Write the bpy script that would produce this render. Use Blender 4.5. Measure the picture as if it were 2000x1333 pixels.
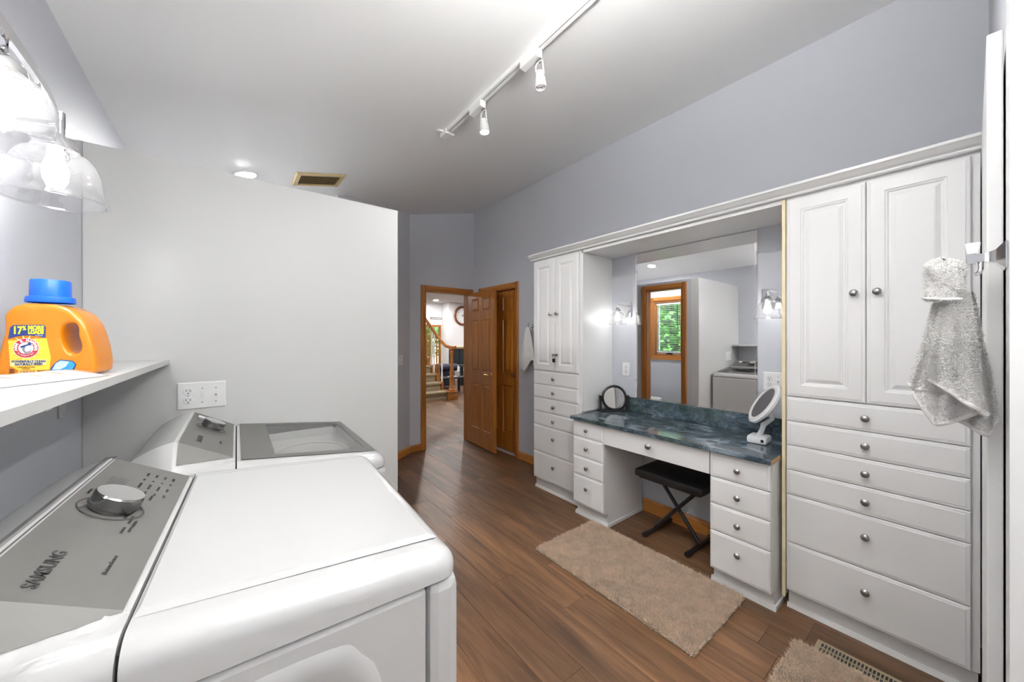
import bpy, bmesh, math, random
import numpy as np
from mathutils import Matrix, Vector
random.seed(4); np.random.seed(4)
for o in list(bpy.data.objects): bpy.data.objects.remove(o)
sc = bpy.context.scene; COL = sc.collection
PI = math.pi

# ---------------------------------------------------------------- camera, world, exposure
CAMH = 1.40
cd = bpy.data.cameras.new('camera'); cam = bpy.data.objects.new('camera', cd); COL.objects.link(cam)
cd.sensor_width = 36; cd.lens = 708/2000*36; cd.shift_y = -5.5/2000; cd.clip_start = 0.02
cam.location = (0, 0, CAMH); cam.rotation_euler = (PI/2, 0, -math.radians(38.193)); sc.camera = cam
sc.view_settings.view_transform = 'Standard'; sc.view_settings.look = 'None'
sc.view_settings.gamma = 1; sc.view_settings.use_curve_mapping = False
sc.view_settings.exposure = 0.87
LAMP_WALL, LAMP_SCONCE, LAMP_TRACK, LAMP_CAN, LAMP_LIVING, LAMP_FILL_DOWN, LAMP_FILL_UP = 90, 18, 950, 420, 420, 9, 128
w = bpy.data.worlds.new('sky'); sc.world = w; w.use_nodes = True
nt = w.node_tree; bg = nt.nodes['Background']; sky = nt.nodes.new('ShaderNodeTexSky')
sky.sky_type = 'NISHITA'; sky.sun_elevation = math.radians(50); sky.sun_rotation = math.radians(60); sky.sun_disc = False
nt.links.new(sky.outputs[0], bg.inputs[0]); bg.inputs[1].default_value = 0.6
sl = bpy.data.lights.new('sun', 'SUN'); sl.energy = 9; sl.angle = 0.01
so = bpy.data.objects.new('sun', sl); COL.objects.link(so); so.rotation_euler = (math.radians(25), math.radians(28), 0); so.location = (0, 0, 8)

# ---------------------------------------------------------------- materials
MATS = {}
def mat(name, col, rough=.5, metal=0, var=0, vscale=8, bump=0, bscale=60, spec=.5, emit=None, es=0, coat=0):
    m = bpy.data.materials.new(name); m.use_nodes = True; MATS[name] = m
    n = m.node_tree.nodes; l = m.node_tree.links; b = n['Principled BSDF']
    c = (*col, 1); b.inputs['Base Color'].default_value = c
    b.inputs['Roughness'].default_value = rough; b.inputs['Metallic'].default_value = metal
    b.inputs['Specular IOR Level'].default_value = spec; b.inputs['Coat Weight'].default_value = coat
    if emit: b.inputs['Emission Color'].default_value = (*emit, 1); b.inputs['Emission Strength'].default_value = es
    tc = n.new('ShaderNodeTexCoord')
    if var:
        t = n.new('ShaderNodeTexNoise'); t.inputs['Scale'].default_value = vscale; t.inputs['Detail'].default_value = 4 if name != 'rug_pile' else 12; t.inputs['Roughness'].default_value = .5 if name != 'rug_pile' else .85
        r = n.new('ShaderNodeValToRGB'); l.new(tc.outputs['Object'], t.inputs['Vector']); l.new(t.outputs['Fac'], r.inputs['Fac'])
        r.color_ramp.elements[0].position = .3; r.color_ramp.elements[1].position = .7
        r.color_ramp.elements[0].color = (*[x*(1-var) for x in col], 1); r.color_ramp.elements[1].color = (*[min(1, x*(1+var)) for x in col], 1)
        l.new(r.outputs[0], b.inputs['Base Color'])
    if bump:
        t2 = n.new('ShaderNodeTexNoise'); t2.inputs['Scale'].default_value = bscale; l.new(tc.outputs['Object'], t2.inputs['Vector'])
        bp = n.new('ShaderNodeBump'); bp.inputs['Strength'].default_value = bump; bp.inputs['Distance'].default_value = .002
        l.new(t2.outputs['Fac'], bp.inputs['Height']); l.new(bp.outputs[0], b.inputs['Normal'])
    return m
def ramp(n, stops):
    r = n.new('ShaderNodeValToRGB'); e = r.color_ramp.elements
    while len(e) < len(stops): e.new(.5)
    for i, (p, c) in enumerate(stops): e[i].position = p; e[i].color = (*c, 1)
    return r
def wood(name, dark, light, axis=2, rough=.35, scale=1.0, rnd=False, coat=.2):
    m = bpy.data.materials.new(name); m.use_nodes = True; MATS[name] = m
    n = m.node_tree.nodes; l = m.node_tree.links; b = n['Principled BSDF']
    b.inputs['Roughness'].default_value = rough; b.inputs['Coat Weight'].default_value = coat; b.inputs['Coat Roughness'].default_value = .25
    tc = n.new('ShaderNodeTexCoord'); mp = n.new('ShaderNodeMapping'); s = [22*scale]*3; s[axis] = 1.6*scale
    mp.inputs['Scale'].default_value = s
    oi = n.new('ShaderNodeObjectInfo'); vm = n.new('ShaderNodeVectorMath'); vm.operation = 'ADD'
    ml = n.new('ShaderNodeMath'); ml.operation = 'MULTIPLY'; ml.inputs[1].default_value = 57.0
    l.new(oi.outputs['Random'], ml.inputs[0]); l.new(tc.outputs['Object'], vm.inputs[0]); l.new(ml.outputs[0], vm.inputs[1])
    l.new(vm.outputs[0], mp.inputs['Vector'])
    t = n.new('ShaderNodeTexNoise'); t.inputs['Scale'].default_value = 1; t.inputs['Detail'].default_value = 7; t.inputs['Distortion'].default_value = .8
    t.inputs['Roughness'].default_value = .62
    l.new(mp.outputs[0], t.inputs['Vector'])
    mid = tuple((a+c)/2 for a, c in zip(dark, light))
    r = ramp(n, [(.28, dark), (.5, mid), (.72, light)]); l.new(t.outputs['Fac'], r.inputs['Fac'])
    out = r.outputs[0]
    if rnd:
        t3 = n.new('ShaderNodeTexNoise'); t3.inputs['Scale'].default_value = 1.0; mp3 = n.new('ShaderNodeMapping'); s3 = [7.0]*3; s3[axis] = 1.3
        mp3.inputs['Scale'].default_value = s3; l.new(vm.outputs[0], mp3.inputs['Vector']); l.new(mp3.outputs[0], t3.inputs['Vector']); t3.inputs['Detail'].default_value = 3
        ad = n.new('ShaderNodeMath'); ad.operation = 'MULTIPLY_ADD'; ad.inputs[1].default_value = .42; l.new(oi.outputs['Random'], ad.inputs[0])
        l.new(t3.outputs['Fac'], ad.inputs[2])
        mr = n.new('ShaderNodeMapRange'); mr.inputs[1].default_value = .3; mr.inputs[2].default_value = 1.1; mr.inputs[3].default_value = .42; mr.inputs[4].default_value = 1.42
        l.new(ad.outputs[0], mr.inputs[0])
        mx = n.new('ShaderNodeMix'); mx.data_type = 'RGBA'; mx.blend_type = 'MULTIPLY'; mx.inputs[0].default_value = 1
        l.new(out, mx.inputs[6]); l.new(mr.outputs[0], mx.inputs[7]); out = mx.outputs[2]
    l.new(out, b.inputs['Base Color'])
    bp = n.new('ShaderNodeBump'); bp.inputs['Strength'].default_value = .12; bp.inputs['Distance'].default_value = .002
    l.new(t.outputs['Fac'], bp.inputs['Height']); l.new(bp.outputs[0], b.inputs['Normal'])
    return m
def glass(name, tint=(1, 1, 1), refl=.12, rough=.02, milk=0):
    m = bpy.data.materials.new(name); m.use_nodes = True; MATS[name] = m
    n = m.node_tree.nodes; l = m.node_tree.links; n.remove(n['Principled BSDF'])
    tr = n.new('ShaderNodeBsdfTransparent'); tr.inputs[0].default_value = (*tint, 1)
    gl = n.new('ShaderNodeBsdfGlossy'); gl.inputs['Roughness'].default_value = rough
    lw = n.new('ShaderNodeLayerWeight'); lw.inputs[0].default_value = .35
    ma = n.new('ShaderNodeMath'); ma.operation = 'MULTIPLY_ADD'; ma.inputs[1].default_value = .6; ma.inputs[2].default_value = refl; ma.use_clamp = True
    l.new(lw.outputs['Facing'], ma.inputs[0])
    p = n.new('ShaderNodeMath'); p.operation = 'MULTIPLY'; l.new(ma.outputs[0], p.inputs[0]); l.new(lw.outputs['Facing'], p.inputs[1])
    p2 = n.new('ShaderNodeMath'); p2.operation = 'ADD'; p2.inputs[1].default_value = refl*.5; l.new(p.outputs[0], p2.inputs[0])
    mx = n.new('ShaderNodeMixShader'); l.new(p2.outputs[0], mx.inputs[0]); l.new(tr.outputs[0], mx.inputs[1]); l.new(gl.outputs[0], mx.inputs[2])
    out = mx.outputs[0]
    if milk:
        tl = n.new('ShaderNodeBsdfTranslucent'); mk = n.new('ShaderNodeMixShader'); mk.inputs[0].default_value = milk
        l.new(out, mk.inputs[1]); l.new(tl.outputs[0], mk.inputs[2]); out = mk.outputs[0]
    l.new(out, n['Material Output'].inputs[0]); return m
def emis(name, col, s):
    m = bpy.data.materials.new(name); m.use_nodes = True; MATS[name] = m
    n = m.node_tree.nodes; l = m.node_tree.links; n.remove(n['Principled BSDF'])
    e = n.new('ShaderNodeEmission'); e.inputs[0].default_value = (*col, 1); e.inputs[1].default_value = s
    l.new(e.outputs[0], n['Material Output'].inputs[0]); return m

WALL = mat('wall_paint', (.565, .578, .622), .5, bump=.05, bscale=220)
WHITEWALL = mat('white_wall_paint', (.62, .62, .61), .34, bump=.03, bscale=200)
CEIL = mat('ceiling_paint', (.87, .872, .865), .6, bump=.05, bscale=90)
CAB = mat('cabinet_white', (.86, .858, .85), .33)
TRIMW = mat('white_trim', (.80, .80, .79), .3)
STRIP = mat('raw_edge_strip', (.86, .75, .47), .6, var=.08, vscale=12)
NICKEL = mat('brushed_nickel', (.42, .41, .40), .28, 1)
CHROME = mat('chrome', (.85, .85, .86), .06, 1)
BRASS = mat('brass', (.80, .58, .22), .2, 1)
OAK = wood('oak_trim', (.26, .085, .012), (.46, .18, .035), 2)
OAKY = wood('oak_baseboard', (.42, .15, .025), (.62, .26, .06), 1)
OAKX = wood('oak_header', (.26, .085, .012), (.46, .18, .035), 0)
DOORW = wood('oak_door', (.24, .075, .008), (.46, .17, .02), 2, rough=.3, coat=.35)
FLOORM = wood('floor_plank', (.070, .033, .015), (.225, .115, .053), 1, rough=.42, rnd=True, scale=1.15, coat=.0)
APPL = mat('appliance_white', (.52, .52, .515), .22, coat=.3)
PANEL = mat('silver_panel', (.125, .123, .115), .5, .15, spec=.3)
PANELD = mat('dark_grey_slot', (.10, .10, .10), .4)
PRINT = mat('panel_print', (.03, .03, .03), .5)
DISPLAY = mat('display_window', (.05, .05, .047), .15)
STEEL = mat('tub_steel', (.5, .5, .5), .3, 1)
TUBG = mat('tub_ring_grey', (.46, .46, .45), .4)
GASKET = mat('black_gap', (.02, .02, .02), .6)
BLACKP = mat('black_plastic', (.008, .008, .009), .35)
VINYL = mat('black_vinyl', (.006, .006, .0065), .42, bump=.1, bscale=300)
WPLAST = mat('white_plastic', (.83, .83, .84), .25)
PLATE = mat('plate_white', (.84, .84, .83), .3)
SLOT = mat('slot_dark', (.02, .02, .02), .6)
MIRROR = mat('mirror_silver', (.93, .93, .93), .0, 1)
RUGM = mat('rug_pile', (.74, .59, .455), .95, var=.30, vscale=14)
RUGB = mat('rug_backing', (.42, .33, .25), .95)
TOWELM = mat('towel_terry', (.80, .79, .77), .95, var=.08, vscale=18)
TOWELH = mat('towel_hem', (.76, .75, .73), .8)
TOWELW = mat('towel_white', (.72, .71, .68), .95, var=.05, vscale=18, bump=.4, bscale=300)
YEL = mat('detergent_orange', (.60, .195, .002), .25, coat=.3)
BLUE = mat('cap_blue', (.006, .12, .72), .3)
NAVY = mat('label_navy', (.012, .03, .16), .4)
LYEL = mat('label_yellow', (.93, .62, .05), .4)
PALEY = mat('label_pale_yellow', (.95, .85, .35), .4)
LIME = mat('label_lime', (.78, .85, .03), .4)
RED = mat('label_red', (.42, .015, .03), .4)
LWHITE = mat('label_white', (.88, .88, .88), .4)
LBLUE = mat('label_sky', (.03, .28, .60), .4, var=.3, vscale=60)
LPALE = mat('label_pale_blue', (.55, .74, .85), .4, var=.2, vscale=70)
BROWNT = mat('label_brown_text', (.18, .05, .01), .5)
WRAP = mat('wrap_plastic', (.66, .66, .67), .12, coat=.6, bump=.5, bscale=25)
VENTB = mat('vent_tan', (.62, .47, .24), .4)
VENTM = mat('register_tan', (.40, .33, .22), .45, .3)
CARPET = mat('stair_carpet', (.30, .24, .15), .95, var=.2, vscale=40, bump=.6, bscale=150)
NAVYF = mat('navy_upholstery', (.012, .02, .05), .6)
BLACKW = mat('black_wood', (.01, .01, .012), .3)
LIVW = mat('living_wall_white', (.80, .80, .81), .6)
PORC = mat('porcelain', (.86, .86, .86), .12, coat=.4)
GRASS = mat('hill_grass', (.20, .34, .07), .9, var=.5, vscale=3)
LEAF = mat('leaf_green', (.07, .24, .03), .6, var=.6, vscale=3)
BARK = mat('bark', (.08, .05, .03), .9)
SLATM = mat('blind_slat', (.80, .80, .78), .5)
ORANGEW = wood('edge_wood', (.28, .12, .03), (.45, .22, .07), 0)
GLASS = glass('clear_glass', (.98, .98, .98), .14, milk=.012)
LIDGLASS = glass('lid_glass', (.93, .93, .92), .07)
PANE = glass('window_pane', (.98, 1, .98), .05)
BULB = emis('bulb_glow', (1, .993, .985), LAMP_WALL)
BULBS = emis('sconce_bulb_glow', (1, .993, .985), LAMP_SCONCE)
TRACKG = emis('track_lamp_glow', (1, .993, .985), LAMP_TRACK)
CANG = emis('can_lamp_glow', (1, .993, .985), LAMP_CAN)
FILL_UPG = emis('added_fill_up_glow', (1, .993, .985), LAMP_FILL_UP)
FILL_DNG = emis('added_fill_down_glow', (1, .993, .985), LAMP_FILL_DOWN)
LIVG = emis('living_lamp_glow', (1, .97, .95), LAMP_LIVING)

def marble():
    m = bpy.data.materials.new('marble_laminate'); m.use_nodes = True; MATS['marble'] = m
    n = m.node_tree.nodes; l = m.node_tree.links; b = n['Principled BSDF']
    b.inputs['Roughness'].default_value = .13
    tc = n.new('ShaderNodeTexCoord')
    d = n.new('ShaderNodeTexNoise'); d.inputs['Scale'].default_value = 6; d.inputs['Detail'].default_value = 10; d.inputs['Roughness'].default_value = .68; d.inputs['Distortion'].default_value = 1.4
    mpp = n.new('ShaderNodeMapping'); mpp.inputs['Scale'].default_value = (1.3, .75, 1.3); l.new(tc.outputs['Object'], mpp.inputs['Vector']); l.new(mpp.outputs[0], d.inputs['Vector'])
    r = ramp(n, [(.34, (.010, .017, .024)), (.47, (.034, .052, .070)), (.56, (.085, .115, .148)), (.68, (.26, .31, .36))]); l.new(d.outputs['Fac'], r.inputs['Fac'])
    ad = n.new('ShaderNodeMix'); ad.data_type = 'RGBA'; ad.inputs[0].default_value = .25; l.new(tc.outputs['Object'], ad.inputs[6]); l.new(d.outputs['Color'], ad.inputs[7])
    v = n.new('ShaderNodeTexVoronoi'); v.feature = 'DISTANCE_TO_EDGE'; v.inputs['Scale'].default_value = 19; l.new(ad.outputs[2], v.inputs['Vector'])
    vr = ramp(n, [(.0, (.32, .38, .36)), (.05, (0, 0, 0)), (1, (0, 0, 0))]); l.new(v.outputs['Distance'], vr.inputs['Fac'])
    sx = n.new('ShaderNodeMix'); sx.data_type = 'RGBA'; sx.blend_type = 'SCREEN'; sx.inputs[0].default_value = .32
    l.new(r.outputs[0], sx.inputs[6]); l.new(vr.outputs[0], sx.inputs[7])
    n2 = n.new('ShaderNodeTexNoise'); n2.inputs['Scale'].default_value = 3.5; l.new(tc.outputs['Object'], n2.inputs['Vector'])
    r2 = ramp(n, [(.45, (0, 0, 0)), (.65, (.55, .55, .55))]); l.new(n2.outputs['Fac'], r2.inputs['Fac'])
    g = n.new('ShaderNodeMix'); g.data_type = 'RGBA'; l.new(r2.outputs[0], g.inputs[0]); l.new(sx.outputs[2], g.inputs[6]); g.inputs[7].default_value = (.03, .055, .045, 1)
    l.new(g.outputs[2], b.inputs['Base Color']); return m
MARBLE = marble()

# ---------------------------------------------------------------- mesh helpers
class MB:
    def __init__(s, xf=None): s.v = []; s.f = []; s.xf = xf
    def add(s, vs, fs):
        k = len(s.v); s.v += [tuple(p) for p in vs]; s.f += [tuple(k+i for i in f) for f in fs]; return s
    def box(s, x0, x1, y0, y1, z0, z1, bev=0):
        if bev <= 0:
            return s.add([(x0,y0,z0),(x1,y0,z0),(x1,y1,z0),(x0,y1,z0),(x0,y0,z1),(x1,y0,z1),(x1,y1,z1),(x0,y1,z1)],
                         [(0,3,2,1),(4,5,6,7),(0,1,5,4),(1,2,6,5),(2,3,7,6),(3,0,4,7)])
        bm = bmesh.new(); bmesh.ops.create_cube(bm, size=1)
        for v in bm.verts: v.co = ((x0+x1)/2+v.co.x*(x1-x0), (y0+y1)/2+v.co.y*(y1-y0), (z0+z1)/2+v.co.z*(z1-z0))
        bmesh.ops.bevel(bm, geom=bm.edges[:], offset=bev, segments=2, profile=.6, affect='EDGES')
        bm.verts.index_update(); s.add([v.co[:] for v in bm.verts], [[v.index for v in f.verts] for f in bm.faces]); bm.free(); return s
    def tube(s, pts, r, n=10, caps=True, closed=False):
        pts = [Vector(p) for p in pts]; m = len(pts); rs = r if isinstance(r, (list, tuple)) else [r]*m; vs = []; up = None
        for i in range(m):
            if closed: d = pts[(i+1) % m]-pts[i-1]
            else: d = pts[min(i+1, m-1)]-pts[max(i-1, 0)]
            d.normalize()
            if up is None or abs(up.dot(d)) > .95: up = Vector((0, 0, 1)) if abs(d.z) < .9 else Vector((1, 0, 0))
            a = d.cross(up).normalized(); b = a.cross(d).normalized(); up = b
            for k in range(n):
                t = 2*PI*k/n; vs.append(pts[i]+(a*math.cos(t)+b*math.sin(t))*rs[i])
        fs = []
        for i in range(m if closed else m-1):
            for k in range(n):
                j = (i+1) % m; fs.append((i*n+k, i*n+(k+1) % n, j*n+(k+1) % n, j*n+k))
        if caps and not closed: fs += [tuple(range(n))[::-1], tuple((m-1)*n+k for k in range(n))]
        return s.add(vs, fs)
    def lathe(s, prof, c=(0,0,0), axis=(0,0,1), n=24, caps=True):
        q = Vector((0,0,1)).rotation_difference(Vector(axis).normalized()); c = Vector(c); vs = []
        for (r, h) in prof:
            for k in range(n):
                t = 2*PI*k/n; vs.append(c+q@Vector((r*math.cos(t), r*math.sin(t), h)))
        fs = [(i*n+k, i*n+(k+1) % n, (i+1)*n+(k+1) % n, (i+1)*n+k) for i in range(len(prof)-1) for k in range(n)]
        if caps:
            if prof[0][0] > 1e-6: fs.append(tuple(range(n))[::-1])
            if prof[-1][0] > 1e-6: fs.append(tuple((len(prof)-1)*n+k for k in range(n)))
        return s.add(vs, fs)
    def prism(s, poly, d):      # planar polygon (3d points) swept along vector d
        n = len(poly); a = [Vector(p) for p in poly]; d = Vector(d)
        return s.add(a+[p+d for p in a], [tuple(range(n))[::-1], tuple(range(n, 2*n))]+[(i, (i+1) % n, n+(i+1) % n, n+i) for i in range(n)])
    def grid(s, nu, nv, f, skip=None):
        vs = [f(i/(nu-1), j/(nv-1)) for i in range(nu) for j in range(nv)]
        fs = [(i*nv+j, (i+1)*nv+j, (i+1)*nv+j+1, i*nv+j+1) for i in range(nu-1) for j in range(nv-1) if not (skip and skip((i+.5)/(nu-1), (j+.5)/(nv-1)))]
        return s.add(vs, fs)
    def loops(s, rings, close_last=True):   # stacked rings of equal length
        n = len(rings[0]); vs = [p for r in rings for p in r]
        fs = [(i*n+k, i*n+(k+1) % n, (i+1)*n+(k+1) % n, (i+1)*n+k) for i in range(len(rings)-1) for k in range(n)]
        if close_last: fs.append(tuple((len(rings)-1)*n+k for k in range(n)))
        return s.add(vs, fs)
    def mesh(s, name, m, smooth=False, fix=True):
        me = bpy.data.meshes.new(name); vs = s.v
        if s.xf is not None: vs = [tuple(s.xf@Vector(p)) for p in vs]
        me.from_pydata(vs, [], s.f)
        if fix:
            bm = bmesh.new(); bm.from_mesh(me); bmesh.ops.remove_doubles(bm, verts=bm.verts, dist=1e-6)
            bmesh.ops.recalc_face_normals(bm, faces=bm.faces); bm.to_mesh(me); bm.free()
        me.materials.append(m)
        if smooth:
            me.shade_smooth()
            try: me.set_sharp_from_angle(angle=math.radians(smooth if smooth is not True else 40))
            except Exception: pass
        return me
def link(name, me, parent=None):
    o = bpy.data.objects.new(name, me); COL.objects.link(o)
    if parent is not None:
        o.parent = parent
        if parent.get('_root'): o.matrix_parent_inverse = Matrix.Translation(-Vector(parent.location))
    return o
def obj(name, mb, m, parent=None, smooth=False, fix=True): return link(name, mb.mesh(name, m, smooth, fix), parent)
def tag(o, label, cat, group=None):
    o['label'] = label; o['category'] = cat
    if group: o['group'] = group
    return o
def thing(name, label, cat, loc, group=None):
    o = bpy.data.objects.new(name, None); COL.objects.link(o); o.location = loc; o['_root'] = 1; o.empty_display_size = .1
    return tag(o, label, cat, group)
def struct(name, mb, m, smooth=False, label=None):
    o = obj(name, mb, m, None, smooth); o['kind'] = 'structure'
    if label: o['label'] = label
    return o
def place(name, me, parent, loc, rot=(0,0,0)):
    o = link(name, me, parent); o.location = loc; o.rotation_euler = rot; return o
TXC = {}
def text_mesh(s, m, size, align='CENTER', depth=.0003, bold=0):
    key = (s, m.name, size, align, bold)
    if key in TXC: return TXC[key]
    c = bpy.data.curves.new('t', 'FONT'); c.body = s; c.size = size; c.align_x = align; c.align_y = 'CENTER'; c.extrude = depth; c.offset = bold; c.resolution_u = 3
    o = bpy.data.objects.new('t', c); COL.objects.link(o); bpy.context.view_layer.update()
    me = bpy.data.meshes.new_from_object(o.evaluated_get(bpy.context.evaluated_depsgraph_get()))
    bpy.data.objects.remove(o); me.materials.clear(); me.materials.append(m); TXC[key] = me; return me
def text(s, M, m, size, parent, name='lettering', align='CENTER', bold=0, sx=1):
    o = link(name, text_mesh(s, m, size, align, bold=bold), parent); o.matrix_basis = M@Matrix.Diagonal((sx, 1, 1, 1)); return o
def frame_mat(o, x, y):
    x = Vector(x).normalized(); y = Vector(y).normalized(); z = x.cross(y); M = Matrix((x, y, z)).transposed().to_4x4(); M.translation = Vector(o); return M
def slab(mbs, M, W, H, prof):
    """rect W x H on plane M (x right, y up, z out); prof = [(inset, height)], returns rings split at None"""
    cur = []; out = []
    for p in prof+[None]:
        if p is None: out.append(cur); cur = cur[-1:]; continue
        i, h = p; cur.append([M@Vector(q) for q in ((i, i, h), (W-i, i, h), (W-i, H-i, h), (i, H-i, h))])
    return out
def inset(P, d):
    n = len(P); A = sum(P[i][0]*P[(i+1) % n][1]-P[(i+1) % n][0]*P[i][1] for i in range(n)); sg = 1 if A > 0 else -1; o = []
    for i in range(n):
        tx_, ty_ = P[(i+1) % n][0]-P[i-1][0], P[(i+1) % n][1]-P[i-1][1]; L = math.hypot(tx_, ty_) or 1; o.append((P[i][0]-sg*ty_/L*d, P[i][1]+sg*tx_/L*d))
    return o
def round_solid(M, outer, hole, extr, bev, hb, res=5):
    """flat solid with rounded rims: outline, one hole, half depth extr+bev"""
    from mathutils.geometry import delaunay_2d_cdt
    mb = MB(M); T = [PI/2*k/res for k in range(res+1)]
    def rings(P, d): return [[(x, y, -extr-bev*math.sin(t)) for x, y in inset(P, d*(1-math.cos(t)))] for t in T[::-1]]+[[(x, y, extr+bev*math.sin(t)) for x, y in inset(P, d*(1-math.cos(t)))] for t in T]
    mb.loops(rings(outer, bev), False); mb.loops(rings(hole, -hb), False)
    a, b = inset(outer, bev), inset(hole, -hb); pts = [Vector(p) for p in a+b]; na, nb = len(a), len(b)
    A = sum(a[k][0]*a[(k+1) % na][1]-a[(k+1) % na][0]*a[k][1] for k in range(na))
    ed = [(k, (k+1) % na) for k in range(na)]+[(na+k, na+(k+1) % nb) for k in range(nb)]
    vo, _, fo, *_r = delaunay_2d_cdt(pts, ed, [], 0, 1e-7)
    def inside(P, x, y):
        c = False; n = len(P)
        for k in range(n):
            (x1, y1), (x2, y2) = P[k], P[k-1]
            if (y1 > y) != (y2 > y) and x < (x2-x1)*(y-y1)/(y2-y1)+x1: c = not c
        return c
    keep = []
    for f in fo:
        cx_, cy_ = sum(vo[k].x for k in f)/len(f), sum(vo[k].y for k in f)/len(f)
        if inside(a, cx_, cy_) and not inside(b, cx_, cy_): keep.append(tuple(f))
    for z in (extr+bev, -extr-bev): mb.add([(p.x, p.y, z) for p in vo], keep)
    return mb
def smooth_closed(pts, n=6):
    out = []; m = len(pts)
    for i in range(m):
        p0, p1, p2, p3 = [Vector(pts[(i+k-1) % m]) for k in range(4)]
        for j in range(n):
            t = j/n; out.append(tuple(.5*((2*p1)+(p2-p0)*t+(2*p0-5*p1+4*p2-p3)*t*t+(3*p1-p0-3*p2+p3)*t**3)))
    return out

# ---------------------------------------------------------------- room shell
XL, XR, YB, YN = -.43, 2.68, 4.25, -.045
YP, XE, ZP = 2.08, .787, 2.147            # half-height partition
def cz(x): return 2.517+.225*x
YBACK = -1.7
# ceiling
mb = MB(); a, b = XL-.12, XR+.12
mb.prism([(a, YBACK-.1, cz(a)), (b, YBACK-.1, cz(b)), (b, YB+.1, cz(b)), (a, YB+.1, cz(a))], (0, 0, .1)); struct('ceiling', mb, CEIL, label='white sloped bathroom ceiling')
def wallX(mb, x0, x1, y0, y1, z0, z1): return mb.box(x0, x1, y0, y1, z0, z1)
# left wall with toilet-room window
WY0, WY1, WZ0, WZ1 = 2.90, 3.39, 1.10, 2.03
mb = MB(); t = cz(XL)
mb.box(XL-.12, XL, YBACK, WY0, 0, t); mb.box(XL-.12, XL, WY1, YB, 0, t); mb.box(XL-.12, XL, WY0, WY1, 0, WZ0); mb.box(XL-.12, XL, WY0, WY1, WZ1, t)
struct('wall_left', mb, WALL)
# right wall with closet opening
CY0, CY1, DH = 3.335, 4.06, 2.005
mb = MB(); t = cz(XR)
mb.box(XR, XR+.12, YN-.1, CY0, 0, t); mb.box(XR, XR+.12, CY1, YB, 0, t); mb.box(XR, XR+.12, CY0, CY1, DH, t)
struct('wall_right', mb, WALL)
# back wall with doorway
DX0, DX1 = 1.955, 2.60
mb = MB(); q = 1.755
for (x0, x1, z0) in ((q, DX0, 0), (DX0, DX1, DH), (DX1, XR, 0)):
    mb.prism([(x0, YB, z0), (x1, YB, z0), (x1, YB, cz(x1)), (x0, YB, cz(x0))], (0, .12, 0))
struct('wall_back', mb, WALL)
# diagonal wall
DA, DB = Vector((.787, 3.525, 0)), Vector((1.755, 4.25, 0)); dn = Vector((DB.y-DA.y, -(DB.x-DA.x), 0)).normalized()
mb = MB(); mb.prism([DA, DB, (DB.x, DB.y, cz(DB.x)), (DA.x, DA.y, cz(DA.x))], -dn*.1); struct('wall_angled', mb, WALL)
# half-height walls of the toilet compartment
mb = MB(); mb.box(XL, XE-.0, YP, YP+.10, 0, ZP, .004); struct('wall_partition', mb, WHITEWALL, label='white half-height partition wall behind the laundry machines')
TY0, TY1 = 2.29, 2.80
mb = MB(); mb.box(XE-.1, XE, YP+.10, TY0, 0, ZP); mb.box(XE-.1, XE, TY1, DA.y, 0, ZP); mb.box(XE-.1, XE, TY0, TY1, 2.055, ZP)
struct('wall_toilet', mb, WALL)
mb = MB(); mb.prism([(XL, 3.90, 0), (1.20, 3.90, 0), (1.20, 3.90, cz(1.20)), (XL, 3.90, cz(XL))], (0, .1, 0)); struct('wall_toilet_back', mb, WALL)
# near side
mb = MB(); mb.prism([(1.26, YN-.1, 0), (XR, YN-.1, 0), (XR, YN-.1, cz(XR)), (1.26, YN-.1, cz(1.26))], (0, .1, 0)); struct('wall_near', mb, WALL)
mb = MB(); mb.prism([(1.13, YBACK, 0), (1.255, YBACK, 0), (1.255, YBACK, cz(1.255)), (1.13, YBACK, cz(1.13))], (0, -.042-YBACK, 0)); struct('wall_jamb', mb, TRIMW, label='white painted wall end at the right edge')
mb = MB(); mb.prism([(XL, YBACK, 0), (1.13, YBACK, 0), (1.13, YBACK, cz(1.13)), (XL, YBACK, cz(XL))], (0, -.1, 0)); struct('wall_behind', mb, WALL)
# open white door leaf beside tall cabinet
mb = MB(); mb.box(1.28, 1.87, -.040, -.018, .01, 2.05, .003); o = struct('door_3', mb, TRIMW, label='white door leaf standing open beside the tall cabinet')

# floor: sub-slab plus planks
mb = MB(); mb.box(XL-.12, XR+.12, YBACK-.1, YB+.12, -.06, -.009); fl = struct('floor', mb, GASKET, label='brown wood-look plank floor')
mb = MB(); mb.box(-1.0, 9.5, YB+.12, 11.6, -.06, -.009); fl2 = struct('floor_living', mb, FLOORM, label='wood-look plank floor of the living room')
PW, PLEN = .18, 1.22
def plank(x0, x1, y0, y1, parent):
    xc, yc = (x0+x1)/2, (y0+y1)/2; hx, hy = (x1-x0)/2-.0006, (y1-y0)/2-.0006
    me = MB().box(-hx, hx, -hy, hy, -.008, 0, .0012 if yc < 4.3 and xc > .2 else 0).mesh('plank', FLOORM)
    o = link('plank', me, parent); o.location = (xc, yc, 0)
def planks(X0, X1, Y0, Y1, parent):
    i = 0; x = X0
    while x < X1-.01:
        y = Y0-random.random()*PLEN
        while y < Y1-.01:
            a, b = max(y, Y0), min(y+PLEN, Y1)
            if b-a > .02: plank(x, min(x+PW, X1), a, b, parent)
            y += PLEN
        x += PW; i += 1
planks(XL, XR, YBACK, YB+.06, fl)
planks(1.6, 6.1, YB+.06, 11.3, fl2)
mb = MB(); mb.box(6.1, 9.4, YB+.12, 11.4, -.009, 0); mb.box(-1.0, 1.6, YB+.13, 11.4, -.009, 0); o = obj('floor_edge', mb, FLOORM, fl2)

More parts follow.
